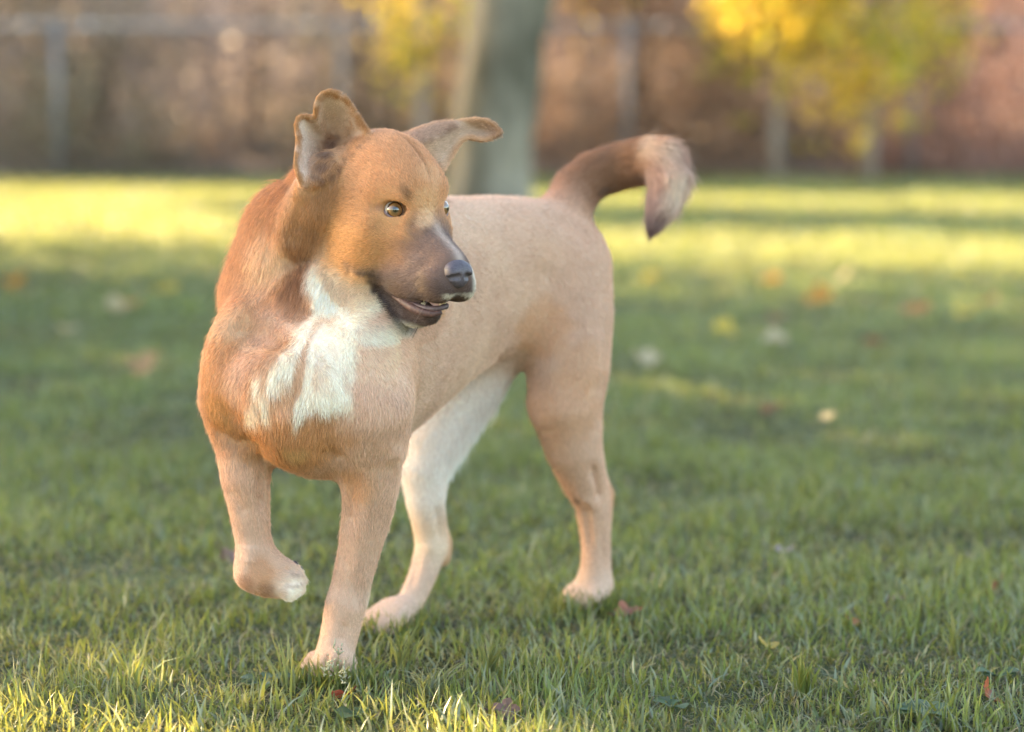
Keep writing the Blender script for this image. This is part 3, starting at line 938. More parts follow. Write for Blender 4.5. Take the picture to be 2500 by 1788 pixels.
e_[0].position = .0; e_[0].color = (.004, .003, .003, 1)
e_[1].position = 1; e_[1].color = (.55, .47, .40, 1)
for p_, c_ in ((.25, (.004, .003, .003)), (.29, (.10, .06, .028)), (.40, (.17, .085, .032)), (.56, (.25, .125, .045)), (.62, (.16, .065, .015)), (.665, (.012, .008, .006)), (.72, (.02, .014, .012)), (.755, (.46, .39, .33))):
    e = cr.color_ramp.elements.new(p_); e.color = (*c_, 1)
L(eye_mat, mr.outputs[0], cr.inputs[0]); L(eye_mat, cr.outputs[0], _b_.inputs['Base Color'])

def uv_ball(r, bulge=.0012, nu=40, nv=28):
    vs, fs = [], []
    for i in range(nv + 1):
        th = math.pi * i / nv
        for j in range(nu):
            ph = 2 * math.pi * j / nu
            rr = r + bulge * max(0.0, 1 - (math.sin(th) * r / .0095) ** 2) * (math.cos(th) > 0)
            vs.append((rr * math.sin(th) * math.cos(ph), rr * math.sin(th) * math.sin(ph), rr * math.cos(th)))
    for i in range(nv):
        for j in range(nu):
            fs.append((i * nu + j, (i + 1) * nu + j, (i + 1) * nu + (j + 1) % nu, i * nu + (j + 1) % nu))
    return vs, fs

lid_mat = noisy('dog_eyelid', (.050, .030, .028), (.10, .062, .058), 300, .45, .2)
lid2_mat = noisy('dog_lower_lid', (.13, .082, .082), (.20, .13, .13), 300, .5, .2)
gaze = unit(on_ball(965.5, 512.5) - eye_near)
ga = (gaze @ HF, gaze @ HL, gaze @ HU)
up_px = [(933, 507), (938, 499.5), (947, 493), (957, 489.5), (966, 488.5), (975, 490), (983, 494.5), (989, 503), (991, 516)]
lo_px = [(933, 508), (938, 516), (945, 524), (953, 530), (963, 533), (973, 532), (981, 528), (987, 523), (990, 516)]
for s_, c_ in EYES:
    g_ = gaze if s_ < 0 else HF * ga[0] - HL * ga[1] + HU * ga[2]
    v_, f_ = uv_ball(EYE_R)
    eo = mesh_obj('eye', v_, f_, eye_mat)
    eo.matrix_world = Matrix.Translation(Vector(c_)) @ Vector(g_).to_track_quat('Z', 'Y').to_matrix().to_4x4()
    eo.parent = dog
    up = [on_ball(x, y, EYE_R + .0010) for x, y in up_px]; lo = [on_ball(x, y, EYE_R + .0008) for x, y in lo_px]
    if s_ > 0: up = [mirror(p) for p in up]; lo = [mirror(p) for p in lo]
    v_, f_ = tube(resample(up, 20), .0010 + .0006 * np.sin(np.linspace(0, math.pi, 20)), 8)
    mesh_obj('upper_eyelid', v_, f_, lid_mat, dog)
    v_, f_ = tube(resample(lo, 20), .0009 + .0006 * np.sin(np.linspace(0, math.pi, 20)), 8)
    mesh_obj('lower_eyelid', v_, f_, lid2_mat, dog)

# nose leather
NF = FIELD; FIELD = []
nc = V3(.1050, -.0005, -.0420)
def nh(f, l, u): return hp(nc[0] + f, nc[1] + l, nc[2] + u)
ell(nh(0, 0, .003), HA, (.0130, .0166, .0120), k=.004)
ell(nh(.004, 0, -.006), HA, (.0115, .0125, .0125), k=.006)
for s_ in (-1, 1):
    ell(nh(.003, s_ * .0094, .000), HA, (.0110, .0084, .0100), k=.004)
for s_ in (-1, 1):
    chain([nh(.0150, s_ * .0062, -.001), nh(.0125, s_ * .0105, -.0025), nh(.0070, s_ * .0165, -.0055)], [.0038, .0036, .0018], k=.003, op='sub')
chain([nh(.0165, 0, -.004), nh(.0165, 0, -.022)], [.0012, .0012], k=.002, op='sub')
nv, nq = polygonise(FIELD, .0008, .004)
FIELD = NF
nv = relax(nv, nq, 2)
nose_mat = noisy('dog_nose', (.055, .043, .050), (.10, .078, .088), 700, .48, .6, spec=.42, dist=.0006)
mesh_obj('nose', nv, nq, nose_mat, dog)

# mouth: tongue, lower lip, teeth
lipm = noisy('dog_lip', (.045, .020, .018), (.10, .046, .040), 260, .6, .5, spec=.5, dist=.0008)
lip2 = noisy('dog_lip_edge', (.065, .042, .046), (.12, .078, .086), 260, .5, .3, spec=.5, dist=.0008)
tonguem = noisy('dog_tongue', (.36, .20, .20), (.46, .28, .28), 200, .35, .3, spec=.5)
toothm = material('dog_tooth', (.62, .54, .38), .3, .5)
FIELD = []
chain([HW(1030, 742, -.012), HW(1055, 744, -.006), HW(1079, 742, -.003)], [.0070, .0072, .0055], k=.004)
tv, tq = polygonise(FIELD, .0012, .004); FIELD = NF
mesh_obj('tongue', relax(tv, tq, 2), tq, tonguem, dog)
lip_path = [HW(955, 716, -.030), HW(985, 731, -.028), HW(1010, 744, -.026), HW(1035, 752, -.0215), HW(1060, 755, -.0155), HW(1079, 752, -.0095), HW(1090, 746, -.001), H(.068, .010, -.1005), H(.045, .018, -.103)]
v_, f_ = tube(resample(lip_path, 40), .0022 + .0012 * np.sin(np.linspace(0, math.pi, 40)), 10)
mesh_obj('lower_lip', v_, f_, lip2, dog)
lip_path2 = [HW(960, 722, -.031), HW(985, 738, -.0295), HW(1008, 752, -.0275), HW(1035, 763, -.0225), HW(1060, 767, -.0165), HW(1078, 762, -.0105)]
v_, f_ = tube(resample(lip_path2, 34), .0022 + .0034 * np.sin(np.linspace(0.1, math.pi * .93, 34)), 10)
mesh_obj('lip_skin', v_, f_, lipm, dog)
up_path = [HW(915, 684, -.036), HW(935, 697, -.0345), HW(960, 714, -.0325), HW(985, 726, -.0295), HW(1008, 733, -.026), HW(1031, 736, -.022)]
v_, f_ = tube(resample(up_path, 34), .0015 + .0030 * np.sin(np.linspace(0, math.pi, 34)), 10)
mesh_obj('upper_lip', v_, f_, noisy('dog_lip_dark', (.045, .026, .028), (.085, .05, .052), 240, .6, .4, spec=.3), dog)
def cone(base, tip, r, seg=8):
    base = np.asarray(base); tip = np.asarray(tip)
    return tube([base, base + (tip - base) * .5, base + (tip - base) * .85, tip], [r, r * .8, r * .42, r * .08], seg)
for a_, b_, r_ in (((1034, 747, -.018), (1032, 729, -.0185), .0032), ((1083, 748, -.004), (1087, 733, -.004), .0026), ((1074, 748, -.0085), (1077, 738, -.009), .0016)):
    v_, f_ = cone(HW(*a_), HW(*b_), r_)
    mesh_obj('tooth', v_, f_, toothm, dog)

# whiskers and lashes
wr = np.random.default_rng(5)
roots, dirs, lens = [], [], []
for k in range(26):
    s_ = -1 if k % 3 else 1
    f = wr.uniform(.055, .098); u = wr.uniform(-.082, -.058)
    h0 = bvh.find_nearest(Vector(H(f, s_ * .034, u)))[0]
    roots.append(np.array(h0)); dirs.append(unit(HF * wr.uniform(-.5, .5) + HL * s_ * wr.uniform(.5, 1) - HU * wr.uniform(.3, 1.0))); lens.append(wr.uniform(.018, .042))
for k in range(12):
    f = wr.uniform(.02, .062)
    h0 = bvh.find_nearest(Vector(H(f, -.012, -.140)))[0]
    roots.append(np.array(h0)); dirs.append(unit(HF * wr.uniform(-.7, .2) - HU * 1.0 - HL * wr.uniform(0, .5))); lens.append(wr.uniform(.012, .028))
roots = np.array(roots); dirs = np.array(dirs); lens = np.array(lens)
wh = hair_object('whiskers', roots, dirs, np.tile(V3(0, 0, -1), (len(roots), 1)), lens, np.tile(V3(.09, .06, .05), (len(roots), 1)), np.full(len(roots), .00016), np.full(len(roots), .15), segs=6, parent=dog, mat=hair_mat)
tag(wh, kind='stuff')

# claws
clawm = material('dog_claw', (.10, .075, .062), .35, .5)
for (f0, l0), dls, fls in (((_gf, _gl), (-.026, -.009, .009, .024), (-.004, .012, .014, .002)), ((0, .055), (-.024, -.008, .009, .025), (.018, .028, .028, .018)), ((_rf, -.05), (-.022, -.007, .008, .022), (.020, .028, .028, .020))):
    for dl_, ff_ in zip(dls, fls):
        b0 = D(f0 + ff_ + .018, l0 + dl_ * 1.08, .014); t0_ = D(f0 + ff_ + .024, l0 + dl_ * 1.12, .004)
        v_, f_ = cone(b0, t0_, .0019, 6)
        mesh_obj('claw', v_, f_, clawm, dog)
padm = noisy('dog_pad', (.05, .04, .045), (.09, .07, .08), 400, .6, .4)
for px, py, dz, r in ((718, 1380, .006, .0056), (733, 1389, .011, .0036)):
    ell_c = W(px, py, _z + dz)
    v_, f_ = uv_ball(r, 0, 16, 10)
    po = mesh_obj('paw_pad', v_, f_, padm); po.location = Vector(ell_c); po.parent = dog
for px, py, qx, qy in ((722, 1440, 731, 1448), (702, 1447, 708, 1456)):
    v_, f_ = cone(W(px, py, _z - .010), W(qx, qy, _z - .010), .0030, 6)
    mesh_obj('claw', v_, f_, clawm, dog)
# ------------------------------------------------------------------ ground, grass
lawn_mat = noisy('lawn_soil', (.036, .040, .018), (.085, .098, .042), 3.0, .95, .6, detail=8, spec=.1, dist=.01)
gx = np.concatenate([np.linspace(-90, -8, 14), np.linspace(-7, 7, 57), np.linspace(8, 90, 14)])
gy = np.concatenate([np.linspace(-40, 1, 12), np.linspace(1.5, 26, 99), np.linspace(28, 160, 20)])
GX, GY = np.meshgrid(gx, gy, indexing='ij')
gp = np.stack([GX.ravel(), GY.ravel(), np.zeros(GX.size)], 1)
gp[:, 2] = .006 * vnoise(gp, .9, 1) - .004
ii = np.arange(GX.size).reshape(GX.shape)
gq = np.stack([ii[:-1, :-1].ravel(), ii[1:, :-1].ravel(), ii[1:, 1:].ravel(), ii[:-1, 1:].ravel()], 1)
lawn = mesh_obj('lawn', gp, gq, lawn_mat)
tag(lawn, 'mown green lawn, sunlit in strips near the fence and shaded around the dog', 'lawn', kind='structure')

def blades(n, x, y, h, w, lean, col, rng, z0=-.004, curl=1.0, rows=4):
    az = rng.uniform(0, 2 * math.pi, n)
    fc = rng.uniform(0, 2 * math.pi, n)                      # facing of the blade
    dx, dy = np.cos(az) * lean, np.sin(az) * lean
    t = np.linspace(0, 1, rows)
    wprof = np.array([.75, 1.0, .72, .06])[:rows]
    V = np.zeros((n, rows, 2, 3), np.float32)
    sx, sy = -np.sin(fc), np.cos(fc)
    for k in range(rows):
        tt = t[k]
        cx = x + dx * h * tt ** 1.7 * curl; cy = y + dy * h * tt ** 1.7 * curl
        cz = z0 + h * (tt - .35 * lean ** 2 * tt ** 2.4)
        for s in (0, 1):
            q = (s - .5) * w * wprof[k]
            V[:, k, s, 0] = cx + sx * q; V[:, k, s, 1] = cy + sy * q; V[:, k, s, 2] = cz
    base = (np.arange(n) * rows * 2)[:, None]
    F = np.concatenate([base + np.array([[2 * k, 2 * k + 1, 2 * k + 3, 2 * k + 2]]) for k in range(rows - 1)], 0)
    C = np.repeat(col, rows * 2, axis=0)
    return V.reshape(-1, 3), F, C

grass_mat = material('grass_blade', (.08, .12, .03), .36, .55)
gb = grass_mat.node_tree.nodes['Principled BSDF']
ga_ = N(grass_mat, 'ShaderNodeAttribute', attribute_name='tint')
L(grass_mat, ga_.outputs['Color'], gb.inputs['Base Color'])
gt = N(grass_mat, 'ShaderNodeBsdfTranslucent'); gm = N(grass_mat, 'ShaderNodeMixShader'); gm.inputs[0].default_value = .45
gh = N(grass_mat, 'ShaderNodeMix', data_type='RGBA'); gh.inputs['Factor'].default_value = .5
gh.inputs['B'].default_value = (.50, .44, .075, 1)
L(grass_mat, ga_.outputs['Color'], gh.inputs['A']); L(grass_mat, gh.outputs['Result'], gt.inputs['Color'])
L(grass_mat, gb.outputs[0], gm.inputs[1]); L(grass_mat, gt.outputs[0], gm.inputs[2])
L(grass_mat, gm.outputs[0], grass_mat.node_tree.nodes['Material Output'].inputs['Surface'])

grng = np.random.default_rng(21)
allv, allf, allc, off = [], [], [], 0
for y0, y1, margin, dens, wmul, hmul in ((2.0, 3.2, .6, 17000, 1.0, 1.0), (3.2, 4.6, .6, 11500, 1.1, 1.0), (4.6, 7.0, .8, 6000, 1.35, 1.0), (7.0, 11.0, 2.2, 2900, 2.3, 1.0), (11.0, 18.9, 4.0, 1050, 4.0, 1.1)):
    xm = .2315 * y1 + margin
    area = 2 * xm * (y1 - y0); n = int(area * dens)
    x = grng.uniform(-xm, xm, n); y = grng.uniform(y0, y1, n)
    keep = np.abs(x) < .2315 * y + margin
    P2 = np.stack([x, y, np.zeros(n)], 1)
    patch = vnoise(P2, 4.0, 3); fine = vnoise(P2, 14, 4); big = vnoise(P2, 1.1, 6)
    keep &= grng.random(n) < np.clip(.76 + .50 * fine + .30 * patch, .10, 1)
    x, y, patch, fine, big = x[keep], y[keep], patch[keep], fine[keep], big[keep]; n = len(x)
    straw = grng.random(n) < .10 + .08 * np.clip(-patch, 0, 1)
    h = hmul * (.027 + .010 * patch + .009 * fine) * grng.uniform(.45, 1.35, n)
    h = np.where(grng.random(n) < .035, h * 1.5, h)
    h = np.where(straw, h * .75, h)
    w = wmul * (.0014 + .0032 * grng.random(n) ** 1.6)
    lean = np.abs(grng.normal(.45, .35, n)).clip(0, 1.3)
    lean = np.where(straw, lean + .5, lean)
    g1, g2, g3 = V3(.036, .078, .024), V3(.140, .200, .058), V3(.155, .20, .145)
    k = np.clip(.5 + .45 * patch + grng.normal(0, .28, n), 0, 1)[:, None]
    col = g1 * (1 - k) + g2 * k
    bl = (grng.random(n) < .30)[:, None]
    col = np.where(bl, g3, col)
    col = col * grng.uniform(.75, 1.25, n)[:, None] * (1 + .15 * big)[:, None]
    col = col * (1.0 + .25 * smoothstep(3.5, 6.5, y))[:, None]  # farther grass lightened in its colour to make up for blocked sky light
    col = np.where(straw[:, None], V3(.36, .28, .15) * grng.uniform(.5, 1.2, n)[:, None], col)
    v_, f_, c_ = blades(n, x, y, h, w, lean, col, grng)
    allv.append(v_); allf.append(f_ + off); allc.append(c_); off += len(v_)
# matted old blades and litter between the green ones
for y0, y1, margin, dens, wmul in ((2.0, 3.2, .6, 13000, 1.0), (3.2, 4.6, .6, 6000, 1.3), (4.6, 7, .8, 2000, 1.8)):
    xm = .2315 * y1 + margin
    n = int(2 * xm * (y1 - y0) * dens)
    x = grng.uniform(-xm, xm, n); y = grng.uniform(y0, y1, n)
    keep = np.abs(x) < .2315 * y + margin
    x, y = x[keep], y[keep]; n = len(x)
    kind = grng.random(n)[:, None]
    col = np.where(kind < .45, V3(.075, .058, .034), np.where(kind < .62, V3(.30, .24, .14), V3(.075, .10, .035))) * grng.uniform(.5, 1.3, (n, 1))
    v_, f_, c_ = blades(n, x, y, grng.uniform(.010, .022, n), wmul * grng.uniform(.0012, .0030, n), grng.uniform(.7, 1.45, n), col, grng, rows=3)
    allv.append(v_); allf.append(f_ + off); allc.append(c_); off += len(v_)
# blades standing round the paws
for cx_, cy_ in (G(806, 1668)[:2], G(770, 1655)[:2], G(845, 1668)[:2], G(950, 1548)[:2], G(910, 1545)[:2], G(1000, 1530)[:2], G(1440, 1492)[:2], G(1400, 1490)[:2], G(1480, 1490)[:2]):
    n = 85
    x = cx_ + grng.normal(0, .022, n); y = cy_ - .012 + grng.normal(0, .016, n)
    k = grng.random(n)[:, None]
    col = (V3(.055, .105, .03) * (1 - k) + V3(.16, .205, .055) * k) * grng.uniform(.75, 1.2, (n, 1))
    v_, f_, c_ = blades(n, x, y, grng.uniform(.020, .046, n), grng.uniform(.0014, .0038, n), np.abs(grng.normal(.45, .3, n)), col, grng)
    allv.append(v_); allf.append(f_ + off); allc.append(c_); off += len(v_)
grass = mesh_obj('grass', np.concatenate(allv), np.concatenate(allf), grass_mat, smooth=False, attrs={'tint': np.concatenate(allc)})
tag(grass, 'short green lawn grass with straw coloured blades among it', 'grass', kind='stuff')
print('grass faces', sum(len(f) for f in allf))

# ------------------------------------------------------------------ leaves as loose faces
def leaf_faces(P, size, rng, flat=.0, cols=None):
    """one bent, pointed leaf (two quads) per point"""
    n = len(P)
    a = rng.normal(0, 1, (n, 3)); a[:, 2] -= flat; a /= np.linalg.norm(a, axis=1)[:, None]
    b = np.cross(a, rng.normal(0, 1, (n, 3))); b /= np.linalg.norm(b, axis=1)[:, None] + 1e-9
    c = np.cross(a, b)
    s = np.broadcast_to(size, (n,))[:, None]
    m = P + a * s * .5 + c * s * .12
    V = np.stack([P, m + b * s * .34, P + a * s, m - b * s * .34], 1)
    F = np.arange(4 * n).reshape(n, 4)
    return V.reshape(-1, 3), F, (None if cols is None else np.repeat(cols, 4, axis=0))

def leaf_material(name, transl=.4, rough=.5):
    m = material(name, (.1, .1, .05), rough, .3)
    a = N(m, 'ShaderNodeAttribute', attribute_name='tint'); b = m.node_tree.nodes['Principled BSDF']
    t = N(m, 'ShaderNodeBsdfTranslucent'); mx = N(m, 'ShaderNodeMixShader'); mx.inputs[0].default_value = transl
    L(m, a.outputs['Color'], b.inputs['Base Color']); L(m, a.outputs['Color'], t.inputs['Color'])
    L(m, b.outputs[0], mx.inputs[1]); L(m, t.outputs[0], mx.inputs[2]); L(m, mx.outputs[0], m.node_tree.nodes['Material Output'].inputs['Surface'])
    return m
leaf_mat = leaf_material('leaf')
bark_mat = noisy('bark', (.045, .040, .028), (.13, .125, .10), 9, .9, .9, stretch=(1, 1, .25), dist=.02)
moss_bark = noisy('mossy_bark', (.062, .055, .034), (.27, .23, .165), 4.5, .9, .9, stretch=(1, 1, .35), dist=.02)
twig_mat = noisy('twig', (.08, .05, .035), (.16, .11, .085), 20, .9, .3)

def clump_points(n, c, r, rng, clumps, tight=.3):
    cc = rng.normal(0, 1, (clumps, 3)); cc /= np.linalg.norm(cc, axis=1)[:, None]
    cc *= rng.uniform(.25, 1, (clumps, 1)) ** .5
    pick = rng.integers(0, clumps, n)
    p = cc[pick] + rng.normal(0, tight, (n, 3))
    return np.asarray(c) + p * np.asarray(r), pick

def branches(base, top, r0, n, spread, rng, length=(.5, 1.2), rise=.6, lo=.3):
    base, top = np.asarray(base, float), np.asarray(top, float)
    parts = []
    for k in range(n):
        t = lo + (1 - lo) * (k + rng.random()) / n
        p = base + (top - base) * t
        az = rng.uniform(0, 2 * math.pi); ln = rng.uniform(*length)
        d = V3(math.cos(az) * spread, math.sin(az) * spread, rise)
        q1 = p + d * ln * .5 + rng.normal(0, .04, 3); q2 = q1 + (d + V3(0, 0, .25)) * ln * .5 + rng.normal(0, .05, 3)
        parts.append(tube([p, q1, q2], [r0 * .5 * (1 - t * .6), r0 * .3 * (1 - t * .6), r0 * .08], 5, cap=False))
        for _ in range(2):
            e = q1 + (q2 - q1) * rng.random() + 0; f = e + unit(d + rng.normal(0, .7, 3)) * ln * .4
            parts.append(tube([e, f], [r0 * .12, r0 * .04], 4, cap=False))
    return parts

# ------------------------------------------------------------------ the tree behind the dog
trng = np.random.default_rng(31)
tb = G(1188, 512)
tree = empty('tree', tb); tag(tree, 'grey-green mossy tree trunk standing on the lawn behind the dog', 'tree')
ztree = GZ(512)
cpts = [W(1186, 525, ztree), W(1188, 505, ztree), W(1192, 440, ztree), W(1216, 220, ztree), W(1250, 0, ztree), W(1288, -250, ztree), W(1320, -700, ztree), W(1330, -1300, ztree)]
crad = [.37, .31, .262, .255, .262, .262, .23, .18]
cp = resample(np.array(cpts), 44); s0 = np.concatenate([[0], np.cumsum(np.linalg.norm(np.diff(np.array(cpts), axis=0), axis=1))])
rr = np.interp(np.linspace(0, s0[-1], 44), s0, crad)
v_, f_ = tube(cp - tb, rr, 28)
v_ = np.array(v_); nn_ = np.random.default_rng(2)
wob = vnoise(v_, 5, 3) * .018 + vnoise(v_ * np.array([1, 1, .3]), 22, 5) * .007
ctr = np.repeat(cp - tb, 28, 0)
rad_dir = v_[:len(ctr)] - ctr; rad_dir /= np.linalg.norm(rad_dir, axis=1)[:, None]
v_[:len(ctr)] += rad_dir * wob[:len(ctr), None]
mesh_obj('trunk', v_, f_, moss_bark, tree)
top = cp[-1] - tb; mid = cp[24] - tb
bp = branches(mid, top, .16, 12, 1.0, trng, (1.2, 2.8), .55, .2)
bv, bf = merge(bp); mesh_obj('limb', bv, bf, bark_mat, tree)
P_, k_ = clump_points(7000, top + V3(0, 0, .6), (2.6, 2.6, 1.5), trng, 40, .22)
cc_ = np.where((trng.random(7000) < .6)[:, None], V3(.42, .30, .05), V3(.20, .22, .04)) * trng.uniform(.6, 1.2, (7000, 1))
v_, f_, c_ = leaf_faces(P_, trng.uniform(.06, .11, 7000), trng, .4, cc_)
mesh_obj('crown', v_, f_, leaf_mat, tree, smooth=False, attrs={'tint': c_})

# ------------------------------------------------------------------ chain link fence
FY = 18.45
metal = noisy('galvanised_metal', (.17, .18, .19), (.26, .27, .29), 30, .5, .1)
metal.node_tree.nodes['Principled BSDF'].inputs['Metallic'].default_value = .35
fence = empty('chain_link_fence', (0, FY, 0)); tag(fence, 'grey chain link fence with a top rail along the far edge of the lawn', 'fence')
def FX(px): return (px - 1250) / F_PX * (FY * math.cos(PITCH))
posts = [FX(140) + 2.36 * k for k in range(-2, 8)]
RAIL = 1.262
for xp in posts:
    v_, f_ = tube([(xp, 0, -.05), (xp, 0, RAIL + .03)], .028, 12)
    p = mesh_obj('fence_post', v_, f_, metal, fence)
    v_, f_ = uv_ball(.036, 0, 12, 6)
    mesh_obj('post_cap', np.array(v_) + V3(xp, 0, RAIL + .04), f_, metal, p)
clampm = material('bright_metal', (.75, .74, .72), .16, .5)
clampm.node_tree.nodes['Principled BSDF'].inputs['Metallic'].default_value = 1.0
for xp in posts:
    for dx_ in (-.27, .27):
        v_, f_ = uv_ball(.027, 0, 16, 10)
        mesh_obj('rail_clamp', np.array(v_) * np.array([1.3, 1, 1]) + V3(xp + dx_, 0, RAIL), f_, clampm, fence)
v_, f_ = tube([(posts[0] - .3, .0, RAIL), (posts[-1] + .3, 0, RAIL)], .0215, 10)
mesh_obj('top_rail', v_, f_, metal, fence)
wv, wf = [], []
pitch_ = .056; rows_ = int(1.2 / (pitch_ / 2))
xs_ = np.arange(posts[0], posts[-1], pitch_)
zz_ = .03 + np.arange(rows_) * pitch_ / 2
wires = []
for i, x0_ in enumerate(xs_):
    for ph in (0,):
        px_ = x0_ + np.where(np.arange(rows_) % 2 == 0, 0, pitch_)
        py_ = -.032 + np.where(np.arange(rows_) % 2 == 0, .0015, -.0015)
        wires.append(np.stack([px_, py_, zz_], 1))
wires = np.array(wires)
rw = .0016
quad = np.array([(-rw, 0, 0), (rw * .5, rw, 0), (rw * .5, -rw, 0)])
WV = (wires[:, :, None, :] + quad[None, None]).reshape(-1, 3)
nW, nR = wires.shape[:2]
base = (np.arange(nW)[:, None] * nR + np.arange(nR - 1)[None]).ravel() * 3
WF = np.concatenate([np.stack([base + j, base + (j + 1) % 3, base + 3 + (j + 1) % 3, base + 3 + j], 1) for j in range(3)])
wire_o = mesh_obj('wire_mesh', WV, WF, metal, fence, smooth=False)
tag(wire_o, kind='stuff')

# ------------------------------------------------------------------ brush and young trees behind the fence
bank_mat = noisy('leaf_litter', (.15, .105, .08), (.27, .20, .155), 5, .95, .8, dist=.05)
by = np.linspace(FY + .35, FY + 14, 30); bx = np.linspace(-30, 30, 90)
BX, BY = np.meshgrid(bx, by, indexing='ij')
bpz = np.stack([BX.ravel(), BY.ravel(), np.zeros(BX.size)], 1)
bpz[:, 2] = 3.4 * smoothstep(FY + .2, FY + 7.5, bpz[:, 1]) + .25 * vnoise(bpz, .8, 4) * smoothstep(FY + .8, FY + 4, bpz[:, 1]) + .012
ii = np.arange(BX.size).reshape(BX.shape)
bq = np.stack([ii[:-1, :-1].ravel(), ii[1:, :-1].ravel(), ii[1:, 1:].ravel(), ii[:-1, 1:].ravel()], 1)
bank = mesh_obj('bank', bpz, bq, bank_mat); tag(bank, 'brown bank covered in dead leaves behind the fence', 'bank', kind='structure')

def shrub(name, label, x, y, h, w, cols, nleaf, lsize, seed, group=None, cat='shrub', nst=9, lo=.0, zpow=1.6):
    rng = np.random.default_rng(seed)
    o = empty(name, (x, y, 0)); tag(o, label, cat, group)
    parts = []
    for k in range(nst):
        az = rng.uniform(0, 2 * math.pi); r = rng.uniform(.02, .12)
        p0 = V3(math.cos(az) * r, math.sin(az) * r, -.03)
        lean_ = rng.uniform(.1, .5) * w
        p1 = V3(math.cos(az) * lean_ * .5, math.sin(az) * lean_ * .5, h * .5) + rng.normal(0, .05, 3)
        p2 = V3(math.cos(az) * lean_, math.sin(az) * lean_, h * rng.uniform(.8, 1)) + rng.normal(0, .06, 3)
        parts.append(tube([p0, p1, p2], [.018, .012, .004], 5, cap=False))
        parts += branches(p0, p2, .02, 4, .8, rng, (.25, .6), .5, .25)
    v, f = merge(parts); mesh_obj('stem', v, f, twig_mat, o)
    P = np.zeros((nleaf, 3))
    c = rng.integers(0, 60, nleaf); cc = rng.uniform(-1, 1, (60, 3)); cc[:, 2] = rng.uniform(lo, 1, 60) ** zpow
    P[:, 0] = cc[c, 0] * w * .5; P[:, 1] = cc[c, 1] * w * .4; P[:, 2] = cc[c, 2] * h
    P += rng.normal(0, 1, P.shape) * np.array([.17 * w / 1.2, .17 * w / 1.2, .16 * h / 2])
    P[:, 2] = np.abs(P[:, 2]) + .03
    cols = np.asarray(cols); cl = cols[rng.integers(0, len(cols), 60)][c] * rng.uniform(.65, 1.3, (nleaf, 1))
    v, f, cv = leaf_faces(P, rng.uniform(.7, 1.3, nleaf) * lsize, rng, .3, cl)
    mesh_obj('foliage', v, f, leaf_mat, o, smooth=False, attrs={'tint': cv})
    return o

BRN = [(.29, .225, .19), (.34, .27, .225), (.24, .19, .16), (.38, .30, .25)]
OLV = [(.30, .25, .16), (.34, .28, .19), (.28, .21, .15)]
PNK = [(.50, .31, .25), (.44, .26, .20), (.56, .36, .29)]
YEL = [(.78, .60, .08), (.68, .56, .08), (.46, .46, .07), (.80, .58, .10)]
yellow_mat = leaf_material('yellow_leaf', .6)
ORG = [(.42, .285, .20), (.37, .25, .18), (.34, .24, .18)]
brush = [(-6.6, 1.2, 2.4, 1.9, OLV, 'wide olive shrub outermost on the left behind the fence'),
         (6.8, 1.3, 2.7, 1.9, BRN, 'brown shrub outermost on the right behind the fence'),
         (-5.0, 1.5, 2.6, 1.9, BRN, 'brown brush at the far left behind the fence'),
         (-3.7, .9, 2.3, 1.5, OLV, 'olive brown shrub behind the fence near its first post'),
         (-2.4, 1.3, 2.6, 1.7, BRN, 'brown brush filling the gap between two fence posts left of the trunk'),
         (-1.2, .9, 2.4, 1.4, OLV, 'dull olive shrub behind the fence just left of the trunk'),
         (.1, 1.4, 2.6, 1.7, ORG, 'rusty brown shrub behind the fence hidden partly by the trunk'),
         (1.2, 1.0, 2.2, 1.4, ORG, 'tan leaved shrub behind the fence right of the trunk'),
         (2.2, 1.5, 2.5, 1.6, BRN, 'dark brown brush behind the fence above the tail'),
         (3.9, 1.1, 2.6, 1.8, PNK, 'pinkish leaved shrub behind the fence under the yellow sapling'),
         (5.2, .9, 2.8, 1.8, PNK, 'reddish pink shrub at the far right behind the fence')]
for i, (x, dy, h, w, c, lab) in enumerate(brush):
    shrub('shrub', lab, x, FY + dy, h, w, c, 5200, .075, 98 + i, 'shrubs behind the fence')

def sapling(x, y, h, crown_lo, w, cols, label, seed, nleaf=1500, lsize=.10):
    rng = np.random.default_rng(seed)
    o = empty('sapling', (x, y, 0)); tag(o, label, 'young tree', 'yellow leaved saplings')
    v, f = tube([(0, 0, -.03), (.02, .01, h * .35), (-.02, 0, h * .7), (.0, 0, h)], [.052, .042, .026, .008], 9)
    mesh_obj('trunk', v, f, noisy('pale_bark', (.26, .21, .18), (.42, .36, .32), 14, .8, .4), o)
    v, f = merge(branches((0, 0, 0), (0, 0, h), .05, 12, .9, rng, (w * .4, w * .9), .4, crown_lo / h)); mesh_obj('branch', v, f, twig_mat, o)
    P, k = clump_points(nleaf, (0, 0, (crown_lo + h) / 2), (w * .6, w * .6, (h - crown_lo) * .5), rng, 26, .2)
    cols = np.asarray(cols); cl = cols[rng.integers(0, len(cols), 26)][k] * rng.uniform(.7, 1.2, (nleaf, 1))
    v, f, cv = leaf_faces(P, rng.uniform(.7, 1.25, nleaf) * lsize, rng, .6, cl)
    mesh_obj('crown', v, f, yellow_mat, o, smooth=False, attrs={'tint': cv})
sapling(FX(2105), FY - .45, 2.7, .58, 1.4, YEL, 'yellow leaved sapling with a pale stem before the fence at the right', 201, 3200)
sapling(FX(1885), FY - .35, 2.8, .85, 1.1, YEL[1:], 'greenish yellow sapling before the fence right of the tail', 202, 2200)
sapling(FX(1030), FY - .4, 2.6, .78, .75, YEL, 'small yellow sapling before the fence left of the trunk', 203, 700)
sapling(FX(2330), FY + .9, 2.4, .9, .8, ORG + YEL[:1], 'orange leaved sapling behind the fence near the right edge', 204, 500)
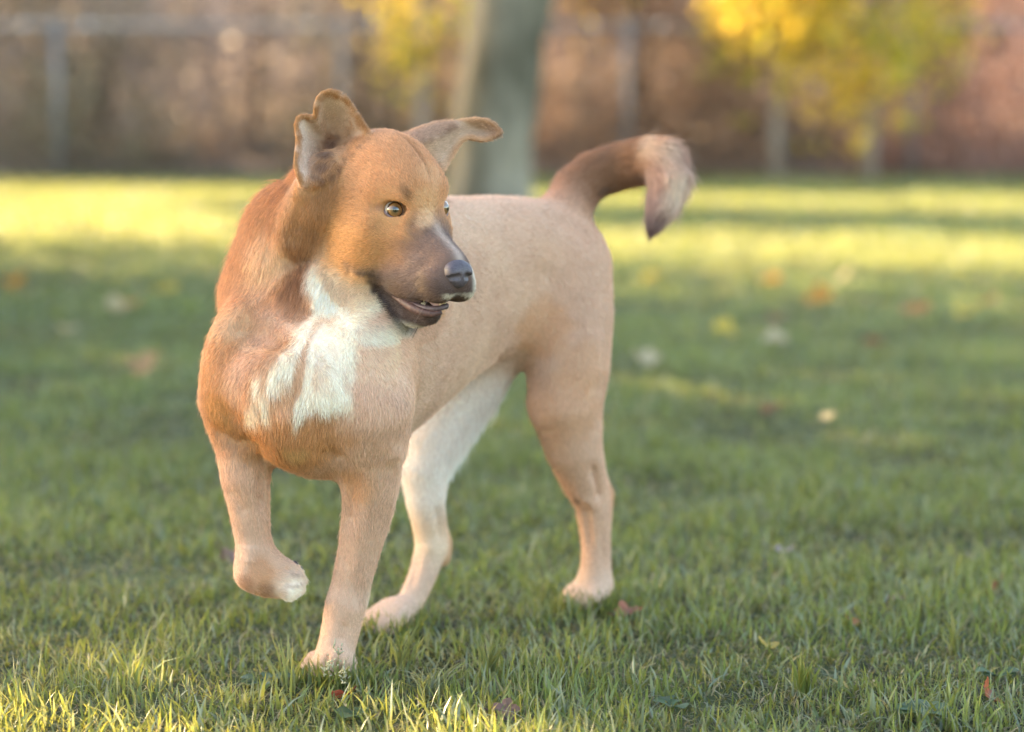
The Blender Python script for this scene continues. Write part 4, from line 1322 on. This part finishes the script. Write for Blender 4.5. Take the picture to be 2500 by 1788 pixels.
sapling(FX(1430), FY + 1.2, 3.0, 1.35, 1.1, YEL + ORG, 'tall yellow and orange sapling behind the fence right of the trunk', 205, 900)

# ------------------------------------------------------------------ evergreens left of the picture whose shade lies over the lawn
sp_ = V3(SUN_AZ_DIR.x, SUN_AZ_DIR.y, 0); pp_ = V3(-sp_[1], sp_[0], 0) * -1
if pp_[1] < 0: pp_ = -pp_
ever_mat = leaf_material('evergreen_leaf', .12, .6)
def evergreen(q, t, h, w, seed, label, n=9000, i=0):
    rng = np.random.default_rng(seed)
    b = pp_ * q + sp_ * t
    o = empty('evergreen_tree', b); tag(o, label, 'tree', 'evergreens left of the lawn')
    v, f = tube([(0, 0, -.05), (0, 0, h * .5), (0, 0, h * .97)], [.13, .09, .02], 10); mesh_obj('trunk', v, f, bark_mat, o)
    z = rng.random(n) ** 1.15; rad = w * .5 * (1 - z ** 5 * .8) * np.sqrt(rng.uniform(.12, 1, n)); az = rng.uniform(0, 2 * math.pi, n)
    rad *= 1 + .14 * np.sin(az * 5 + z * 17) + .1 * np.sin(az * 9 - z * 31)
    P = np.stack([np.cos(az) * rad, np.sin(az) * rad, .02 + z * h], 1)
    if i == 4: P[:, 2] = 2.5 + z * 2.2  # crown lifted so that its shade falls on the trunk behind the dog
    if i == 0: P -= np.clip((P[:, 2:3] - 2.65) / .5, 0, 1) * .20 * pp_[None]      # first crown pushed out higher up to keep the sun off the dog
    cl = V3(.035, .055, .022) * rng.uniform(.6, 1.4, (n, 1))
    v, f, cv = leaf_faces(P, rng.uniform(.10, .20, n), rng, .2, cl)
    mesh_obj('crown', v, f, ever_mat, o, smooth=False, attrs={'tint': cv})
for i, (q, t, h, w, lab) in enumerate(((3.16, 8.2, 6.2, 2.0, 'evergreen tree nearest the camera in the row left of the lawn'), (4.7, 8.8, 6.4, 2.2, 'second evergreen tree of the row left of the lawn'), (6.2, 9.4, 6.0, 2.1, 'third evergreen tree of the row left of the lawn'), (7.75, 10.2, 5.4, 2.5, 'fourth evergreen tree of the row left of the lawn'), (12.05, 15, 4.8, 2.1, 'unseen evergreen tree with a raised crown, added to shade the trunk'), (15.2, 17, 3.8, 2.0, 'low unseen evergreen tree added to shade the shrubs at the left'))):
    evergreen(q, t, h, w, 300 + i, lab, (19000, 9000, 9000, 3600, 5000, 5000)[i], i)  # the last two are unseen, added for the shade they cast
# ------------------------------------------------------------------ fallen leaves, tuft, weeds
frng = np.random.default_rng(77)
def fallen_leaf(px, py, size, col, label, seed, tilt=.35, stand=0.0, lobes=5):
    rng = np.random.default_rng(seed)
    g = G(px, py)
    if py < 950: size *= 1.3; stand += .25
    elif py > 1400: size *= .88
    n = 40
    vs, fs = [], []
    rings = 4
    for r in range(rings):
        k = (r + 1) / rings
        for j in range(n):
            a = 2 * math.pi * j / n
            prof = .62 + .30 * abs(math.cos(a * lobes / 2)) ** .7 + .05 * math.cos(a * 11) - (.25 if abs(a - math.pi) < .25 else 0)
            rr = size * .5 * prof * k
            x, y = rr * math.cos(a), rr * math.sin(a) * .85
            z = .22 * size * (k ** 2) * (.5 + .5 * math.sin(2 * a + seed)) + .05 * size * math.cos(a * lobes) * k
            vs.append((x, y, z))
    vs.append((0, 0, 0))
    for j in range(n):
        fs.append((len(vs) - 1, j, (j + 1) % n))
    for r in range(rings - 1):
        for j in range(n):
            fs.append((r * n + j, (r + 1) * n + j, (r + 1) * n + (j + 1) % n, r * n + (j + 1) % n))
    sv, sf = tube([(-size * .30, 0, 0), (-size * .5, .004, .004), (-size * .8, .010, .010)], [.0014, .0011, .0009], 5)
    c = np.asarray(col)
    cv = np.tile(c, (len(vs), 1)) * (1 + .25 * vnoise(np.array(vs), 90, seed))[:, None]
    v, f = merge([(vs, fs), (sv, sf)])
    cv = np.concatenate([cv, np.tile(c * .6, (len(sv), 1))])
    o = mesh_obj('fallen_leaf', v, f, leaf_mat, attrs={'tint': np.clip(cv, .01, .9)})
    o.location = Vector(g) + Vector((0, 0, (.030 if py < 1300 else .003) + size * .12))
    o.rotation_euler = (rng.normal(0, tilt) + stand, rng.normal(0, tilt), rng.uniform(0, 6.28))
    tag(o, label, 'leaf', 'fallen leaves on the lawn')
ORANGE, YELLOW, PALE, BROWNL, RED = (.50, .24, .05), (.52, .38, .07), (.46, .38, .24), (.24, .12, .06), (.30, .07, .04)
for i, (px, py, sz, c, lab, st) in enumerate((
    (30, 722, .085, ORANGE, 'orange leaf lying at the far left edge of the lawn', 0),
    (405, 740, .085, YELLOW, 'yellow orange leaf on the lawn left of the neck, nearest the dog', 0),
    (330, 772, .080, ORANGE, 'orange leaf lying in the middle of the three left of the dog', 0),
    (282, 782, .070, PALE, 'pale tan leaf lying beside an orange leaf left of the dog', 0),
    (165, 838, .060, PALE, 'pale leaf alone on the shaded lawn at the left', 0),
    (355, 928, .075, (.40, .24, .12), 'dull orange leaf on the shaded lawn left of the shoulder', 0),
    (1875, 718, .085, ORANGE, 'orange leaf at the edge of the sunlit strip right of the tail', 0),
    (2059, 704, .060, PALE, 'round pale leaf catching light at the edge of the sunlit strip', .5),
    (1998, 762, .090, ORANGE, 'bright orange leaf on the shaded lawn right of the dog', 0),
    (1590, 706, .075, YELLOW, 'yellow leaf on the lawn just behind the hind leg', 0),
    (1768, 843, .075, YELLOW, 'pale yellow leaf nearest the rump on the right', 0),
    (1892, 868, .075, PALE, 'cream leaf right of the pale yellow one', 0),
    (1896, 808, .055, BROWNL, 'small brown leaf behind the cream leaf', 0),
    (2231, 797, .090, (.42, .21, .10), 'rusty orange leaf on the shaded lawn far right', 0),
    (2354, 801, .070, YELLOW, 'yellow leaf right of the rusty one near the right edge', 0),
    (2416, 766, .060, BROWNL, 'dark brown leaf at the right edge of the shade', 0),
    (1575, 912, .060, PALE, 'pale leaf on the grass right of the thigh', 0),
    (2130, 872, .060, BROWNL, 'brown leaf below the rusty orange leaf', 0),
    (1883, 1040, .050, BROWNL, 'brown leaf alone in mid lawn right of the hind leg', 0),
    (2015, 1062, .045, PALE, 'small pale leaf in mid lawn beside a brown one', .4),
    (1535, 1512, .055, (.32, .12, .07), 'reddish brown leaf in the grass behind the standing hind paw', 0),
    (830, 1712, .028, RED, 'small glossy dark red leaf in the grass below the front paw', .6),
    (1235, 1752, .044, (.20, .13, .12), 'purplish brown lobed leaf standing in the grass at the bottom', 1.2),
    (2416, 1716, .050, (.30, .085, .035), 'rust red leaf in the grass at the lower right corner', .5),
    (2428, 1452, .034, (.30, .09, .05), 'red leaf on edge in the grass at the right', 1.3),
    (2091, 1532, .026, (.45, .20, .08), 'tiny orange leaf fragment in the grass right of the dog', .7),
    (1913, 1358, .040, (.42, .32, .34), 'pinkish pale leaf in the grass right of the hind paw', .3),
    (1870, 1588, .040, (.50, .36, .08), 'narrow yellow leaf lying in the grass at the lower right', .3),
    (2186, 1476, .036, (.40, .27, .25), 'dusty pink leaf in the grass at the right', .4),
    (560, 1372, .036, (.26, .17, .15), 'brown leaf in the grass behind the lifted paw', .3))):
    fallen_leaf(px, py, sz, c, lab, 500 + i, stand=st, lobes=5 if i % 3 else 3)

def tuft(name, px, py, n, hgt, label, seed, lean=(.4, 1.1), w=.003, col=(.085, .12, .05), cat='grass tuft'):
    rng = np.random.default_rng(seed)
    g = G(px, py)
    v, f, c = blades(n, rng.normal(0, .006, n), rng.normal(0, .006, n), rng.uniform(.6, 1.1, n) * hgt, rng.uniform(.7, 1.2, n) * w, rng.uniform(*lean, n), np.asarray(col) * rng.uniform(.7, 1.3, (n, 1)), rng, 0)
    o = mesh_obj(name, v, f, grass_mat, smooth=False, attrs={'tint': c}); o.location = Vector(g)
    tag(o, label, cat); return o
tuft('grass_tuft', 1050, 1705, 46, .060, 'spidery rosette of grey-green grass at the bottom centre', 901, (.5, 1.15), .0026, (.10, .13, .075))
tuft('grass_tuft', 1190, 1660, 30, .062, 'taller tuft of upright green blades right of the rosette', 902, (.1, .6), .0032)
tuft('grass_tuft', 985, 1640, 22, .066, 'loose tuft of long green blades beside the planted paw', 903, (.1, .7), .0030)
tuft('grass_tuft', 705, 1690, 14, .075, 'tuft with long blades rising left of the front paw', 904, (.1, .8), .0030, (.10, .14, .06))
tuft('grass_tuft', 2330, 1600, 26, .060, 'wiry tuft of thin blades near the right edge', 905, (.2, .8), .0022, (.12, .14, .05))
tuft('grass_tuft', 1960, 1700, 40, .056, 'dense green clump of blades at the lower right', 906, (.05, .5), .0030, (.075, .12, .03))
def weed(px, py, n, size, label, seed):
    rng = np.random.default_rng(seed); g = G(px, py)
    o = empty('broadleaf_weed', g); tag(o, label, 'weed', 'broad leaved weeds in the grass')
    for k in range(n):
        az = rng.uniform(0, 6.28); ln = size * rng.uniform(.6, 1.1); vs, fs = [], []
        for i, (t, w) in enumerate(((0, .05), (.35, .10), (.6, .38), (.82, .36), (1, .04))):
            for s in (-1, 0, 1):
                vs.append((math.cos(az) * ln * t - math.sin(az) * s * w * ln, math.sin(az) * ln * t + math.cos(az) * s * w * ln, .004 + ln * (.55 * t - .35 * t * t) + abs(s) * w * ln * .25))
        for i in range(4):
            for s in range(2):
                fs.append((i * 3 + s, i * 3 + s + 1, i * 3 + s + 4, i * 3 + s + 3))
        mesh_obj('leaf', vs, fs, leaf_mat, o, attrs={'tint': np.tile(V3(.075, .115, .05) * rng.uniform(.8, 1.3), (15, 1))})
for i, (px, py, n, s, lab) in enumerate(((2250, 1755, 7, .036, 'broad leaved weed in the grass at the lower right corner'), (1640, 1735, 6, .032, 'small broad leaved weed at the bottom right of centre'), (640, 1680, 6, .040, 'broad leaved weed in the sunlit grass left of the front paw'), (880, 1760, 5, .030, 'small weed at the bottom edge below the red leaf'), (2440, 1660, 5, .030, 'small broad leaved weed beside the rust red leaf'))):
    weed(px, py, n, s, lab, 950 + i)
# seed heads beside the paw
srng = np.random.default_rng(41)
def seed_stalk(px, py, h, label, seed):
    rng = np.random.default_rng(seed); g = G(px, py)
    o = empty('seed_stalk', g); tag(o, label, 'seed head', 'seed heads beside the front paw')
    tip = V3(rng.normal(0, .012), rng.normal(0, .01), h)
    v, f = tube([(0, 0, -.01), tip * .5 + V3(.003, 0, 0), tip], [.0007, .0006, .0004], 5); mesh_obj('stalk', v, f, grass_mat, o, attrs={'tint': np.tile(V3(.14, .18, .07), (len(v), 1))})
    parts = []
    for k in range(22):
        p = tip * (1 - .35 * rng.random()) + rng.normal(0, .0035, 3)
        parts.append(cone(p, p + rng.normal(0, .0025, 3) + V3(0, 0, .002), .0011, 5))
    v, f = merge(parts); s = mesh_obj('seed_cluster', v, f, leaf_mat, o, attrs={'tint': np.tile(V3(.42, .42, .30), (len(v), 1))})
for i, (px, py, h, lab) in enumerate(((815, 1690, .058, 'pale seed head standing in front of the planted paw'), (795, 1705, .046, 'shorter pale seed head left of the taller one'), (835, 1712, .040, 'lowest pale seed head in front of the paw'))):
    seed_stalk(px, py, h, lab, 970 + i)
